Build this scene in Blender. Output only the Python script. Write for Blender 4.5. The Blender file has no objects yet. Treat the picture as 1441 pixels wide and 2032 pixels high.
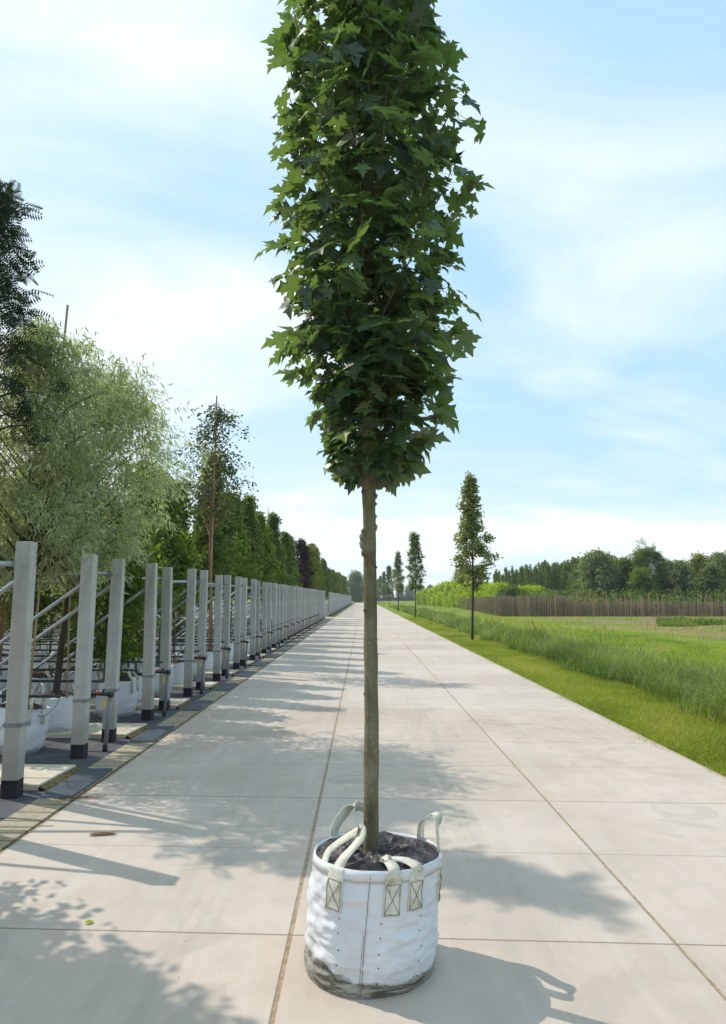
import bpy, math, random
import numpy as np
from mathutils import Vector, noise
random.seed(7); rng = np.random.default_rng(11)
R = math.radians
C = bpy.context.scene.collection
sc = bpy.context.scene

# ------------------------------------------------------------ camera, sky, sun
PITCH = math.atan(170/1372)
cd = bpy.data.cameras.new('camera'); cam = bpy.data.objects.new('camera', cd); C.objects.link(cam)
cam.location = (0, 0, 1.6); cam.rotation_euler = (R(90)+PITCH, 0, 0)
cd.sensor_fit = 'VERTICAL'; cd.sensor_height = 24; cd.lens = 24*1372/2032
cd.clip_start = .05; cd.clip_end = 8000; sc.camera = cam

SUN_EL = R(46); SDIR = Vector((-.88, .47, 0)).normalized()      # towards the sun, on the ground
w = bpy.data.worlds.new('World'); sc.world = w; w.use_nodes = True
nt = w.node_tree; nt.nodes.clear()
def N(nt, t, **k):
    n = nt.nodes.new(t)
    for a, b in k.items():
        if a == 'inp':
            for i, v in b.items(): n.inputs[i].default_value = v
        else: setattr(n, a, b)
    return n
def L(nt, a, b): nt.links.new(a, b)
out = N(nt, 'ShaderNodeOutputWorld'); bg = N(nt, 'ShaderNodeBackground'); bg.inputs[1].default_value = .12
sky = N(nt, 'ShaderNodeTexSky', sky_type='NISHITA', sun_disc=False, sun_elevation=SUN_EL,
        sun_rotation=math.atan2(SDIR.x, SDIR.y), air_density=1.0, dust_density=.6, ozone_density=1.2)
tc = N(nt, 'ShaderNodeTexCoord'); sep = N(nt, 'ShaderNodeSeparateXYZ'); L(nt, tc.outputs['Generated'], sep.inputs[0])
zc = N(nt, 'ShaderNodeMath', operation='MAXIMUM', inp={1: .0}); L(nt, sep.outputs[2], zc.inputs[0])
za = N(nt, 'ShaderNodeMath', operation='ADD', inp={1: .22}); L(nt, zc.outputs[0], za.inputs[0])
dx = N(nt, 'ShaderNodeMath', operation='DIVIDE'); L(nt, sep.outputs[0], dx.inputs[0]); L(nt, za.outputs[0], dx.inputs[1])
dy = N(nt, 'ShaderNodeMath', operation='DIVIDE'); L(nt, sep.outputs[1], dy.inputs[0]); L(nt, za.outputs[0], dy.inputs[1])
cb = N(nt, 'ShaderNodeCombineXYZ'); L(nt, dx.outputs[0], cb.inputs[0]); L(nt, dy.outputs[0], cb.inputs[1])
mp = N(nt, 'ShaderNodeMapping'); mp.inputs['Location'].default_value = (3.1, 1.4, 0); mp.inputs['Scale'].default_value = (1.0, 1.5, 1)
L(nt, cb.outputs[0], mp.inputs[0])
n1 = N(nt, 'ShaderNodeTexNoise', inp={'Scale': .75, 'Detail': 9, 'Roughness': .56, 'Distortion': .5}); L(nt, mp.outputs[0], n1.inputs['Vector'])
r1 = N(nt, 'ShaderNodeMapRange', interpolation_type='SMOOTHSTEP', inp={1: .34, 2: .68, 3: 0, 4: 1}); L(nt, n1.outputs[0], r1.inputs[0])
# more cloud towards the sun's side and low over the horizon
dt = N(nt, 'ShaderNodeVectorMath', operation='DOT_PRODUCT'); dt.inputs[1].default_value = (SDIR.x, SDIR.y*.6, -.35); L(nt, tc.outputs['Generated'], dt.inputs[0])
r2 = N(nt, 'ShaderNodeMapRange', inp={1: -.55, 2: .75, 3: -.42, 4: .42}); L(nt, dt.outputs['Value'], r2.inputs[0])
hz = N(nt, 'ShaderNodeMapRange', interpolation_type='SMOOTHSTEP', inp={1: 0, 2: .38, 3: .45, 4: 0}); L(nt, zc.outputs[0], hz.inputs[0])
a1 = N(nt, 'ShaderNodeMath', operation='ADD'); L(nt, r1.outputs[0], a1.inputs[0]); L(nt, r2.outputs[0], a1.inputs[1])
a2 = N(nt, 'ShaderNodeMath', operation='ADD', use_clamp=True); L(nt, a1.outputs[0], a2.inputs[0]); L(nt, hz.outputs[0], a2.inputs[1])
m2 = N(nt, 'ShaderNodeMath', operation='MULTIPLY', inp={1: .88}); L(nt, a2.outputs[0], m2.inputs[0])
n2 = N(nt, 'ShaderNodeTexNoise', inp={'Scale': 1.6, 'Detail': 6, 'Roughness': .6}); L(nt, mp.outputs[0], n2.inputs['Vector'])
cr = N(nt, 'ShaderNodeMix', data_type='RGBA'); cr.inputs['A'].default_value = (5.3, 5.95, 6.3, 1); cr.inputs['B'].default_value = (6.6, 6.75, 6.75, 1)
r3 = N(nt, 'ShaderNodeMapRange', inp={1: .35, 2: .62}); L(nt, n2.outputs[0], r3.inputs[0]); L(nt, r3.outputs[0], cr.inputs['Factor'])
# thin veil lifts the blue
hs = N(nt, 'ShaderNodeMix', data_type='RGBA'); hs.inputs['Factor'].default_value = .85; hs.inputs['B'].default_value = (3.1, 4.85, 6.1, 1)
L(nt, sky.outputs[0], hs.inputs['A'])
mx = N(nt, 'ShaderNodeMix', data_type='RGBA'); L(nt, m2.outputs[0], mx.inputs['Factor']); L(nt, hs.outputs['Result'], mx.inputs['A']); L(nt, cr.outputs['Result'], mx.inputs['B'])
L(nt, mx.outputs['Result'], bg.inputs[0]); L(nt, bg.outputs[0], out.inputs[0])

ld = bpy.data.lights.new('sun', 'SUN'); lo = bpy.data.objects.new('sun', ld); C.objects.link(lo)
ld.energy = 2.5; ld.angle = R(.5); ld.color = (1, .93, .83)
sv = Vector((SDIR.x*math.cos(SUN_EL), SDIR.y*math.cos(SUN_EL), math.sin(SUN_EL)))
lo.rotation_euler = sv.to_track_quat('Z', 'Y').to_euler(); lo.location = sv*30
vs = sc.view_settings; vs.view_transform = 'Standard'; vs.look = 'None'; vs.exposure = .56; vs.gamma = 1; vs.use_curve_mapping = False
sc.cycles.max_bounces = 7; sc.cycles.diffuse_bounces = 4; sc.cycles.transmission_bounces = 4

# ------------------------------------------------------------ helpers
def tag(o, label=None, cat=None, group=None, kind=None):
    if label: o['label'] = label
    if cat: o['category'] = cat
    if group: o['group'] = group
    if kind: o['kind'] = kind
    return o
def empty(name, loc=(0, 0, 0), rz=0, label=None, cat=None, group=None):
    o = bpy.data.objects.new(name, None); o.empty_display_size = .1; C.objects.link(o)
    o.location = loc; o.rotation_euler = (0, 0, rz); return tag(o, label, cat, group)
class MB:
    """collects shapes, then links them as one mesh object"""
    def __init__(s): s.v = []; s.f = []; s.r = []; s.n = 0; s.smooth = False
    def add(s, v, f, rnd=0.):
        v = np.asarray(v, float).reshape(-1, 3)
        s.v.append(v); s.f += [tuple(int(i)+s.n for i in q) for q in f]
        s.r.append(np.broadcast_to(np.asarray(rnd, float), (len(v),)) if np.ndim(rnd) < 2 else rnd); s.n += len(v); return s
    def box(s, x0, x1, y0, y1, z0, z1, b=0):
        if b <= 0:
            v = [(x, y, z) for z in (z0, z1) for y in (y0, y1) for x in (x0, x1)]
            return s.add(v, [(0, 2, 3, 1), (4, 5, 7, 6), (0, 1, 5, 4), (2, 6, 7, 3), (0, 4, 6, 2), (1, 3, 7, 5)], random.random())
        ring = [(x0+b, y0), (x1-b, y0), (x1, y0+b), (x1, y1-b), (x1-b, y1), (x0+b, y1), (x0, y1-b), (x0, y0+b)]
        cx, cy = (x0+x1)/2, (y0+y1)/2
        v = [(x, y, z0) for x, y in ring]+[(x, y, z1-b) for x, y in ring]
        v += [(cx+(x-cx)*(1-2*b/(x1-x0)), cy+(y-cy)*(1-2*b/(y1-y0)), z1) for x, y in ring]
        f = [tuple(range(7, -1, -1)), tuple(range(16, 24))]
        for k in (0, 8): f += [(k+i, k+(i+1) % 8, k+8+(i+1) % 8, k+8+i) for i in range(8)]
        return s.add(v, f, random.random())
    def tube(s, pts, rad, n=8, cap=True, bump=0., seed=0.):
        pts = [Vector(p) for p in pts]; rad = [rad]*len(pts) if np.isscalar(rad) else rad
        v = []; f = []; up = Vector((0, 0, 1)); d0 = (pts[-1]-pts[0]).normalized()
        a = d0.cross(Vector((1, 0, 0)) if abs(d0.x) < .8 else up).normalized()
        for i, p in enumerate(pts):
            d = (pts[min(i+1, len(pts)-1)]-pts[max(i-1, 0)]).normalized()
            a = (a-d*a.dot(d)).normalized(); b = d.cross(a)
            for k in range(n):
                t = 2*math.pi*k/n; q = a*math.cos(t)+b*math.sin(t)
                r = rad[i]*(1+(bump*noise.noise(Vector((q.x*1.5+seed, q.y*1.5, p.z*9+q.z))) if bump else 0))
                v.append(p+q*r)
        for i in range(len(pts)-1):
            f += [(i*n+k, i*n+(k+1) % n, (i+1)*n+(k+1) % n, (i+1)*n+k) for k in range(n)]
        if cap: f += [tuple(range(n-1, -1, -1)), tuple((len(pts)-1)*n+k for k in range(n))]
        return s.add([tuple(q) for q in v], f, random.random())
    def ribbon(s, pts, wd, width, th=.004):
        """flat strap: pts, a width direction per point"""
        v = []; m = len(pts); pts = [Vector(p) for p in pts]
        for i, p in enumerate(pts):
            wv = Vector(wd[i] if isinstance(wd, list) else wd).normalized()
            d = (pts[min(i+1, m-1)]-pts[max(i-1, 0)]).normalized()
            wv = (wv-d*wv.dot(d)).normalized(); nn = d.cross(wv)
            for a, b in ((-1, -1), (1, -1), (1, 1), (-1, 1)): v.append(tuple(p+wv*a*width/2+nn*b*th/2))
        f = [(0, 1, 2, 3), (4*m-1, 4*m-2, 4*m-3, 4*m-4)]
        for i in range(m-1): f += [(4*i+k, 4*i+4+k, 4*i+4+(k+1) % 4, 4*i+(k+1) % 4) for k in range(4)]
        return s.add(v, f, random.random())
    def build(s, name, mat, parent=None, smooth=False):
        me = bpy.data.meshes.new(name); V = np.concatenate(s.v)
        me.from_pydata(V.tolist(), [], s.f)
        at = me.attributes.new('rnd', 'FLOAT', 'POINT'); at.data.foreach_set('value', np.concatenate(s.r).astype(np.float32))
        if smooth: me.polygons.foreach_set('use_smooth', [True]*len(me.polygons))
        me.materials.append(mat); me.update()
        o = bpy.data.objects.new(name, me); C.objects.link(o); o.parent = parent; return o
def mesh_np(name, V, F, rnd, mat, parent=None, smooth=False):
    """V (n,3), F (m,3) or (m,4) numpy -> one mesh object, fast"""
    me = bpy.data.meshes.new(name); k = F.shape[1]
    me.vertices.add(len(V)); me.vertices.foreach_set('co', V.astype(np.float32).ravel())
    me.loops.add(F.size); me.loops.foreach_set('vertex_index', F.astype(np.int32).ravel())
    me.polygons.add(len(F)); me.polygons.foreach_set('loop_start', np.arange(0, F.size, k, dtype=np.int32))
    me.update(calc_edges=True); me.validate()
    at = me.attributes.new('rnd', 'FLOAT', 'POINT'); at.data.foreach_set('value', rnd.astype(np.float32))
    if smooth: me.polygons.foreach_set('use_smooth', [True]*len(me.polygons))
    me.materials.append(mat)
    o = bpy.data.objects.new(name, me); C.objects.link(o); o.parent = parent; return o
def norm(a): return a/np.maximum(np.linalg.norm(a, axis=1, keepdims=True), 1e-9)
def cloud(tv, tf, pos, t, n, size, wid=1., rnd=None):
    """stamps a leaf template at every pos: t = tip direction, n = face normal"""
    t = norm(t); n = norm(n-t*np.sum(n*t, 1, keepdims=True)); b = np.cross(t, n)
    tv = np.asarray(tv, float); m = len(tv); K = len(pos); size = np.broadcast_to(size, (K,))
    wid = np.broadcast_to(wid, (K,))
    V = pos[:, None, :]+size[:, None, None]*(tv[None, :, 0, None]*b[:, None, :]*wid[:, None, None]+tv[None, :, 1, None]*t[:, None, :]+tv[None, :, 2, None]*n[:, None, :])
    F = (np.asarray(tf)[None, :, :]+np.arange(K)[:, None, None]*m).reshape(-1, np.asarray(tf).shape[1])
    r = rng.random(K) if rnd is None else rnd
    return V.reshape(-1, 3), F, np.repeat(r, m)
def copy_tree(o, parent=None):
    c = o.copy(); C.objects.link(c)
    if parent: c.parent = parent
    for ch in list(o.children): copy_tree(ch, c)
    return c

# ------------------------------------------------------------ materials
def mat(name): m = bpy.data.materials.new(name); m.use_nodes = True; m.node_tree.nodes.clear(); return m, m.node_tree
def finish(nt, sh): o = N(nt, 'ShaderNodeOutputMaterial'); L(nt, sh, o.inputs[0])
def ramp(nt, fac, cols):
    r = N(nt, 'ShaderNodeValToRGB'); e = r.color_ramp.elements
    while len(e) < len(cols): e.new(.5)
    for i, (p, c) in enumerate(cols): e[i].position = p; e[i].color = (*c, 1)
    L(nt, fac, r.inputs[0]); return r.outputs[0]
def mixc(nt, f, a, b, mode='MIX'):
    m = N(nt, 'ShaderNodeMix', data_type='RGBA', blend_type=mode)
    for k, v in (('Factor', f), ('A', a), ('B', b)):
        if isinstance(v, (int, float)): m.inputs[k].default_value = v
        elif isinstance(v, tuple): m.inputs[k].default_value = (*v, 1)
        else: L(nt, v, m.inputs[k])
    return m.outputs['Result']
def noi(nt, vec, scale, detail=6, rough=.6, dist=0):
    n = N(nt, 'ShaderNodeTexNoise', inp={'Scale': scale, 'Detail': detail, 'Roughness': rough, 'Distortion': dist})
    if vec is not None: L(nt, vec, n.inputs['Vector'])
    return n.outputs[0]
def rng_(nt, v, a, b, c=0., d=1., smooth=True):
    n = N(nt, 'ShaderNodeMapRange', interpolation_type='SMOOTHSTEP' if smooth else 'LINEAR', inp={1: a, 2: b, 3: c, 4: d}); L(nt, v, n.inputs[0]); return n.outputs[0]
def mth(nt, op, a, b=None, clamp=False):
    n = N(nt, 'ShaderNodeMath', operation=op, use_clamp=clamp)
    for i, v in enumerate((a, b)):
        if v is None: continue
        if isinstance(v, (int, float)): n.inputs[i].default_value = v
        else: L(nt, v, n.inputs[i])
    return n.outputs[0]
def coords(nt, kind='Object', scale=(1, 1, 1)):
    t = N(nt, 'ShaderNodeTexCoord'); m = N(nt, 'ShaderNodeMapping'); m.inputs['Scale'].default_value = scale
    L(nt, t.outputs[kind], m.inputs[0]); return m.outputs[0]
def pbsdf(nt, col, rough=.8, spec=.3, metal=0, bump=None, bstr=.3, bdist=.01):
    p = N(nt, 'ShaderNodeBsdfPrincipled')
    for k, v in (('Base Color', col), ('Roughness', rough)):
        if isinstance(v, (int, float)): p.inputs[k].default_value = v
        elif isinstance(v, tuple): p.inputs[k].default_value = (*v, 1)
        else: L(nt, v, p.inputs[k])
    p.inputs['Specular IOR Level'].default_value = spec; p.inputs['Metallic'].default_value = metal
    if bump is not None:
        b = N(nt, 'ShaderNodeBump', inp={'Strength': bstr, 'Distance': bdist}); L(nt, bump, b.inputs['Height']); L(nt, b.outputs[0], p.inputs['Normal'])
    return p.outputs[0]
def simple(name, a, b, scale=8, rough=.8, metal=0, spec=.3, bstr=.3, bdist=.005, sc3=(1, 1, 1)):
    m, nt = mat(name); v = coords(nt, scale=sc3); n = noi(nt, v, scale)
    c = ramp(nt, n, [(.35, a), (.65, b)]); finish(nt, pbsdf(nt, c, rough, spec, metal, n, bstr, bdist)); return m
def leafmat(name, cols, trans=.45, under=None, rough=.5, spec=.35, tcol=None):
    """leaf colour differs leaf by leaf (attribute rnd); light comes through the blade"""
    m, nt = mat(name)
    at = N(nt, 'ShaderNodeAttribute', attribute_name='rnd').outputs['Fac']
    oi = N(nt, 'ShaderNodeObjectInfo').outputs['Random']
    f = mth(nt, 'ADD', at, mth(nt, 'MULTIPLY', mth(nt, 'SUBTRACT', oi, .5), .18), True)
    k = len(cols); c = ramp(nt, f, [(i/(k-1), cc) for i, cc in enumerate(cols)])
    if under:
        g = N(nt, 'ShaderNodeNewGeometry'); c = mixc(nt, g.outputs['Backfacing'], c, under)
    p = pbsdf(nt, c, rough, spec)
    t = N(nt, 'ShaderNodeBsdfTranslucent'); tc_ = mixc(nt, 1., c, tcol or (1.25, 1.5, .45), 'MULTIPLY'); L(nt, tc_, t.inputs[0])
    mx = N(nt, 'ShaderNodeMixShader', inp={0: trans}); L(nt, p, mx.inputs[1]); L(nt, t.outputs[0], mx.inputs[2])
    finish(nt, mx.outputs[0]); return m

M = {}
# concrete road with its joints
m, nt = mat('road_concrete'); t = N(nt, 'ShaderNodeTexCoord'); ob = t.outputs['Object']
s = N(nt, 'ShaderNodeSeparateXYZ'); L(nt, ob, s.inputs[0]); X, Y = s.outputs[0], s.outputs[1]
nA = noi(nt, ob, .55, 7, .62, .4); nB = noi(nt, ob, 5, 8, .65); nC = noi(nt, ob, 90, 4, .7)
mp_ = N(nt, 'ShaderNodeMapping'); mp_.inputs['Scale'].default_value = (9, .35, 1); L(nt, ob, mp_.inputs[0]); nS = noi(nt, mp_.outputs[0], 1, 5, .6)
c = ramp(nt, nA, [(.3, (.42, .325, .25)), (.5, (.525, .418, .335)), (.7, (.60, .495, .41))])
c = mixc(nt, rng_(nt, nB, .35, .7, 0, .45), c, (.38, .315, .25))
c = mixc(nt, rng_(nt, nS, .45, .75, 0, .35), c, (.60, .55, .49))
ty = mth(nt, 'MINIMUM', mth(nt, 'ABSOLUTE', mth(nt, 'SUBTRACT', X, -.95)), mth(nt, 'ABSOLUTE', mth(nt, 'SUBTRACT', X, .75)))
c = mixc(nt, mth(nt, 'MULTIPLY', rng_(nt, ty, .05, .32, 1, 0), rng_(nt, noi(nt, mp_.outputs[0], 2.3, 6, .7), .38, .68, 0, .42)), c, (.33, .285, .235))
c = mixc(nt, rng_(nt, noi(nt, ob, 1.1, 5, .6, 1.5), .55, .64, 0, .42), c, (.33, .275, .21))
crk = N(nt, 'ShaderNodeTexVoronoi', feature='DISTANCE_TO_EDGE', inp={'Scale': .33}); L(nt, mixc(nt, .25, ob, N(nt, 'ShaderNodeTexNoise', inp={'Scale': 2.5, 'Detail': 6}).outputs[1]), crk.inputs['Vector'])
c = mixc(nt, mth(nt, 'MULTIPLY', rng_(nt, crk.outputs['Distance'], .0006, .0014, 1, 0), rng_(nt, noi(nt, ob, .8, 2), .5, .58, 0, .45)), c, (.2, .16, .12))
c = mixc(nt, rng_(nt, nC, .3, .75, .0, .28), c, (.36, .33, .29))
# slab-to-slab tone
wob = mth(nt, 'MULTIPLY', mth(nt, 'SUBTRACT', noi(nt, ob, 1.3, 3), .5), .035)
wob2 = mth(nt, 'MULTIPLY', mth(nt, 'SUBTRACT', noi(nt, ob, 14, 5, .7), .5), .022)
Yp = mth(nt, 'ADD', mth(nt, 'ADD', Y, mth(nt, 'MULTIPLY', X, .05)), mth(nt, 'MULTIPLY', wob2, .5))
def line(center, wid):   # 1 on the line
    d = mth(nt, 'ABSOLUTE', mth(nt, 'SUBTRACT', X, center)); d = mth(nt, 'ADD', d, mth(nt, 'ABSOLUTE', wob2))
    return rng_(nt, d, wid*.5, wid, 1, 0)
ph = mth(nt, 'PINGPONG', mth(nt, 'SUBTRACT', Yp, 3.51-1.14*10), 1.14)       # 0 at strong joints, 1.14 at the saw cuts
slab = N(nt, 'ShaderNodeTexWhiteNoise', noise_dimensions='1D'); L(nt, mth(nt, 'FLOOR', mth(nt, 'DIVIDE', mth(nt, 'SUBTRACT', Yp, 3.51-22.8), 2.28)), slab.inputs['W'])
c = mixc(nt, mth(nt, 'MULTIPLY', slab.outputs[0], .30), c, (.62, .565, .50))
j1 = rng_(nt, ph, .002, .008, 1, 0); j2 = mth(nt, 'MULTIPLY', rng_(nt, ph, 1.133, 1.138, 0, 1), .5)
Lj = mth(nt, 'MAXIMUM', line(-.345, .016), line(1.46, .012))
edge = mth(nt, 'MAXIMUM', rng_(nt, mth(nt, 'ADD', X, mth(nt, 'MULTIPLY', wob, 2.5)), 3.16, 3.27, 0, 1), rng_(nt, mth(nt, 'ADD', X, wob), -2.285, -2.25, 1, 0))
dirt = ramp(nt, noi(nt, ob, 22, 5), [(.35, (.20, .13, .07)), (.6, (.38, .27, .15))])
c = mixc(nt, mth(nt, 'MULTIPLY', Lj, .85), c, dirt)
c = mixc(nt, mth(nt, 'MULTIPLY', mth(nt, 'MAXIMUM', j1, j2), .8), c, (.20, .145, .095))
c = mixc(nt, mth(nt, 'MULTIPLY', edge, .45), c, dirt)
# rusty and dark spots
sp = rng_(nt, noi(nt, ob, 2.6, 4, .6), .66, .74); c = mixc(nt, mth(nt, 'MULTIPLY', sp, .4), c, (.45, .27, .12))
vo = N(nt, 'ShaderNodeTexVoronoi', inp={'Scale': 6.5}); L(nt, ob, vo.inputs['Vector']); sp = rng_(nt, vo.outputs['Distance'], .02, .035, 1, 0)
c = mixc(nt, mth(nt, 'MULTIPLY', sp, .8), c, (.10, .07, .05))
hgt = mth(nt, 'SUBTRACT', mth(nt, 'ADD', mth(nt, 'MULTIPLY', nC, .25), mth(nt, 'MULTIPLY', nB, .3)), mth(nt, 'MULTIPLY', mth(nt, 'MAXIMUM', mth(nt, 'MAXIMUM', j1, j2), Lj), 1.2))
finish(nt, pbsdf(nt, c, .78, .35, 0, hgt, .55, .01)); M['road'] = m

# wide ground: grass, yellowed grass and bare soil in patches
m, nt = mat('field_ground'); t = N(nt, 'ShaderNodeTexCoord'); ob = t.outputs['Object']
s = N(nt, 'ShaderNodeSeparateXYZ'); L(nt, ob, s.inputs[0]); X, Y = s.outputs[0], s.outputs[1]
v = coords(nt, scale=(1, .55, 1)); n1_ = noi(nt, v, .22, 7, .65); n2_ = noi(nt, v, 1.7, 7, .7); n3_ = noi(nt, ob, 9, 6, .7)
g = ramp(nt, n1_, [(.34, (.09, .17, .010)), (.46, (.15, .25, .012)), (.54, (.24, .27, .03)), (.62, (.30, .23, .07))])
g = mixc(nt, rng_(nt, n2_, .35, .75, 0, .7), g, (.075, .115, .02)); g = mixc(nt, rng_(nt, n3_, .45, .75, 0, .6), g, (.20, .24, .035))
soil = ramp(nt, n2_, [(.35, (.17, .115, .06)), (.65, (.30, .22, .13))])
d = mth(nt, 'MULTIPLY', rng_(nt, X, 11, 18), mth(nt, 'MULTIPLY', rng_(nt, Y, 20, 27), rng_(nt, Y, 60, 66, 1, 0)))
d = mth(nt, 'MULTIPLY', d, rng_(nt, noi(nt, v, .35, 5, .6), .42, .56)); g = mixc(nt, d, g, soil)
finish(nt, pbsdf(nt, g, .95, .1, 0, n3_, .6, .05)); M['ground'] = m

# ground cloth of the nursery
m, nt = mat('ground_cloth'); ob = N(nt, 'ShaderNodeTexCoord').outputs['Object']
n1_ = noi(nt, ob, 2.2, 7, .7); n2_ = noi(nt, ob, 160, 2)
c = ramp(nt, n1_, [(.3, (.035, .04, .05)), (.52, (.065, .07, .08)), (.68, (.15, .135, .11))]); c = mixc(nt, mth(nt, 'MULTIPLY', n2_, .5), c, (.10, .10, .11))
finish(nt, pbsdf(nt, c, .75, .35, 0, n1_, .5, .03)); M['cloth'] = m
# pavers beside the drain
m, nt = mat('pavers'); ob = N(nt, 'ShaderNodeTexCoord').outputs['Object']
s = N(nt, 'ShaderNodeSeparateXYZ'); L(nt, ob, s.inputs[0]); X, Y = s.outputs[0], s.outputs[1]
yy = mth(nt, 'ADD', Y, mth(nt, 'MULTIPLY', X, .05)); q = mth(nt, 'DIVIDE', yy, .205)
wn = N(nt, 'ShaderNodeTexWhiteNoise', noise_dimensions='1D'); L(nt, mth(nt, 'FLOOR', q), wn.inputs['W'])
c = ramp(nt, wn.outputs[0], [(0, (.34, .28, .20)), (.5, (.43, .36, .26)), (1, (.38, .33, .255))])
c = mixc(nt, rng_(nt, noi(nt, ob, 18, 7, .7), .4, .75, 0, .7), c, (.20, .16, .09))
gp = mth(nt, 'PINGPONG', q, .5); gl = rng_(nt, gp, .02, .05, 1, 0); c = mixc(nt, gl, c, (.07, .06, .03))
finish(nt, pbsdf(nt, c, .9, .2, 0, mth(nt, 'SUBTRACT', noi(nt, ob, 60), gl), .5, .01)); M['pavers'] = m
M['slab'] = simple('pad_concrete', (.52, .44, .33), (.64, .56, .44), 5, .9)
M['moss'] = simple('mossy_dirt', (.05, .055, .015), (.22, .15, .07), 25, .95, bstr=1, bdist=.02)
# pale concrete posts: air holes, streaks
m, nt = mat('post_concrete'); ob = coords(nt); n1_ = noi(nt, ob, 6, 8, .7); v = coords(nt, scale=(20, 20, 1.2)); n2_ = noi(nt, v, 1, 4)
oi = N(nt, 'ShaderNodeObjectInfo').outputs['Random']
c = ramp(nt, n1_, [(.28, (.38, .355, .335)), (.5, (.52, .49, .465)), (.72, (.61, .58, .555))]); c = mixc(nt, rng_(nt, n2_, .5, .8, 0, .4), c, (.27, .26, .22))
c = mixc(nt, mth(nt, 'MULTIPLY', oi, .5), c, (.33, .31, .27))
sz_ = N(nt, 'ShaderNodeSeparateXYZ'); L(nt, ob, sz_.inputs[0]); lowst = mth(nt, 'MULTIPLY', rng_(nt, mth(nt, 'ADD', sz_.outputs[2], mth(nt, 'MULTIPLY', n1_, .5)), .45, .9, 1, 0), .55); c = mixc(nt, lowst, c, (.26, .235, .19)); c = mixc(nt, rng_(nt, noi(nt, ob, 2.2, 5, .7, 1), .52, .66, 0, .4), c, (.27, .26, .20))
vo = N(nt, 'ShaderNodeTexVoronoi', inp={'Scale': 26.}); L(nt, ob, vo.inputs['Vector']); ho = rng_(nt, vo.outputs['Distance'], .06, .12, 1, 0)
hm = mth(nt, 'MULTIPLY', ho, rng_(nt, noi(nt, ob, 9, 2), .52, .6)); c = mixc(nt, mth(nt, 'MULTIPLY', hm, .7), c, (.13, .12, .11))
finish(nt, pbsdf(nt, c, .85, .25, 0, mth(nt, 'SUBTRACT', n1_, hm), .5, .006)); M['post'] = m
M['tar'] = simple('black_coating', (.008, .009, .012), (.03, .03, .035), 12, .6)
M['strap'] = simple('grey_strap', (.16, .16, .17), (.26, .26, .27), 12, .7)
M['steel'] = simple('galvanised_steel', (.36, .38, .40), (.52, .54, .56), 7, .42, .75)
M['pvc'] = simple('grey_pipe', (.17, .18, .19), (.24, .25, .26), 5, .5)
M['black'] = simple('black_plastic', (.01, .01, .012), (.025, .024, .026), 8, .45, spec=.5)
M['yellow'] = simple('yellow_plastic', (.65, .42, .02), (.75, .52, .04), 5, .5)
M['red'] = simple('red_plastic', (.30, .05, .03), (.4, .08, .05), 5, .5)
M['grate'] = simple('grate_iron', (.13, .15, .18), (.21, .235, .27), 30, .5, .6)
M['wood'] = simple('stake_wood', (.27, .18, .10), (.42, .30, .18), 9, .85, sc3=(1, 1, .2))
M['redwood'] = simple('red_brown_stake', (.16, .085, .045), (.27, .155, .085), 9, .85, sc3=(1, 1, .2))
M['bark'] = simple('grey_brown_bark', (.085, .07, .045), (.16, .13, .085), 14, .95, bstr=.8, sc3=(1, 1, .35))
M['darkbark'] = simple('dark_bark', (.035, .028, .02), (.085, .065, .045), 14, .95, bstr=.8, sc3=(1, 1, .35))
# smooth olive bark of the maple with lichen flecks
m, nt = mat('maple_bark'); ob = coords(nt); v = coords(nt, scale=(1, 1, .5)); n1_ = noi(nt, v, 11, 8, .65); n2_ = noi(nt, ob, 3, 3)
c = ramp(nt, n1_, [(.32, (.075, .062, .035)), (.5, (.15, .13, .075)), (.66, (.235, .21, .135))]); c = mixc(nt, rng_(nt, n2_, .45, .65, 0, .6), c, (.11, .11, .05))
vo = N(nt, 'ShaderNodeTexVoronoi', inp={'Scale': 42.}); L(nt, ob, vo.inputs['Vector'])
fl = mth(nt, 'MULTIPLY', rng_(nt, vo.outputs['Distance'], .12, .2, 1, 0), rng_(nt, noi(nt, ob, 6, 2), .48, .58)); c = mixc(nt, mth(nt, 'MULTIPLY', fl, .6), c, (.36, .36, .27))
s = N(nt, 'ShaderNodeSeparateXYZ'); L(nt, ob, s.inputs[0])
rb = mth(nt, 'MULTIPLY', rng_(nt, mth(nt, 'ABSOLUTE', mth(nt, 'SUBTRACT', s.outputs[2], 1.40)), .02, .05, 1, 0), .45); c = mixc(nt, rb, c, (.10, .035, .02))
wv = noi(nt, coords(nt, scale=(3, 3, 60)), 1, 3)
finish(nt, pbsdf(nt, c, .8, .3, 0, mth(nt, 'ADD', n1_, mth(nt, 'MULTIPLY', wv, .5)), .9, .008)); M['maplebark'] = m

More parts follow.
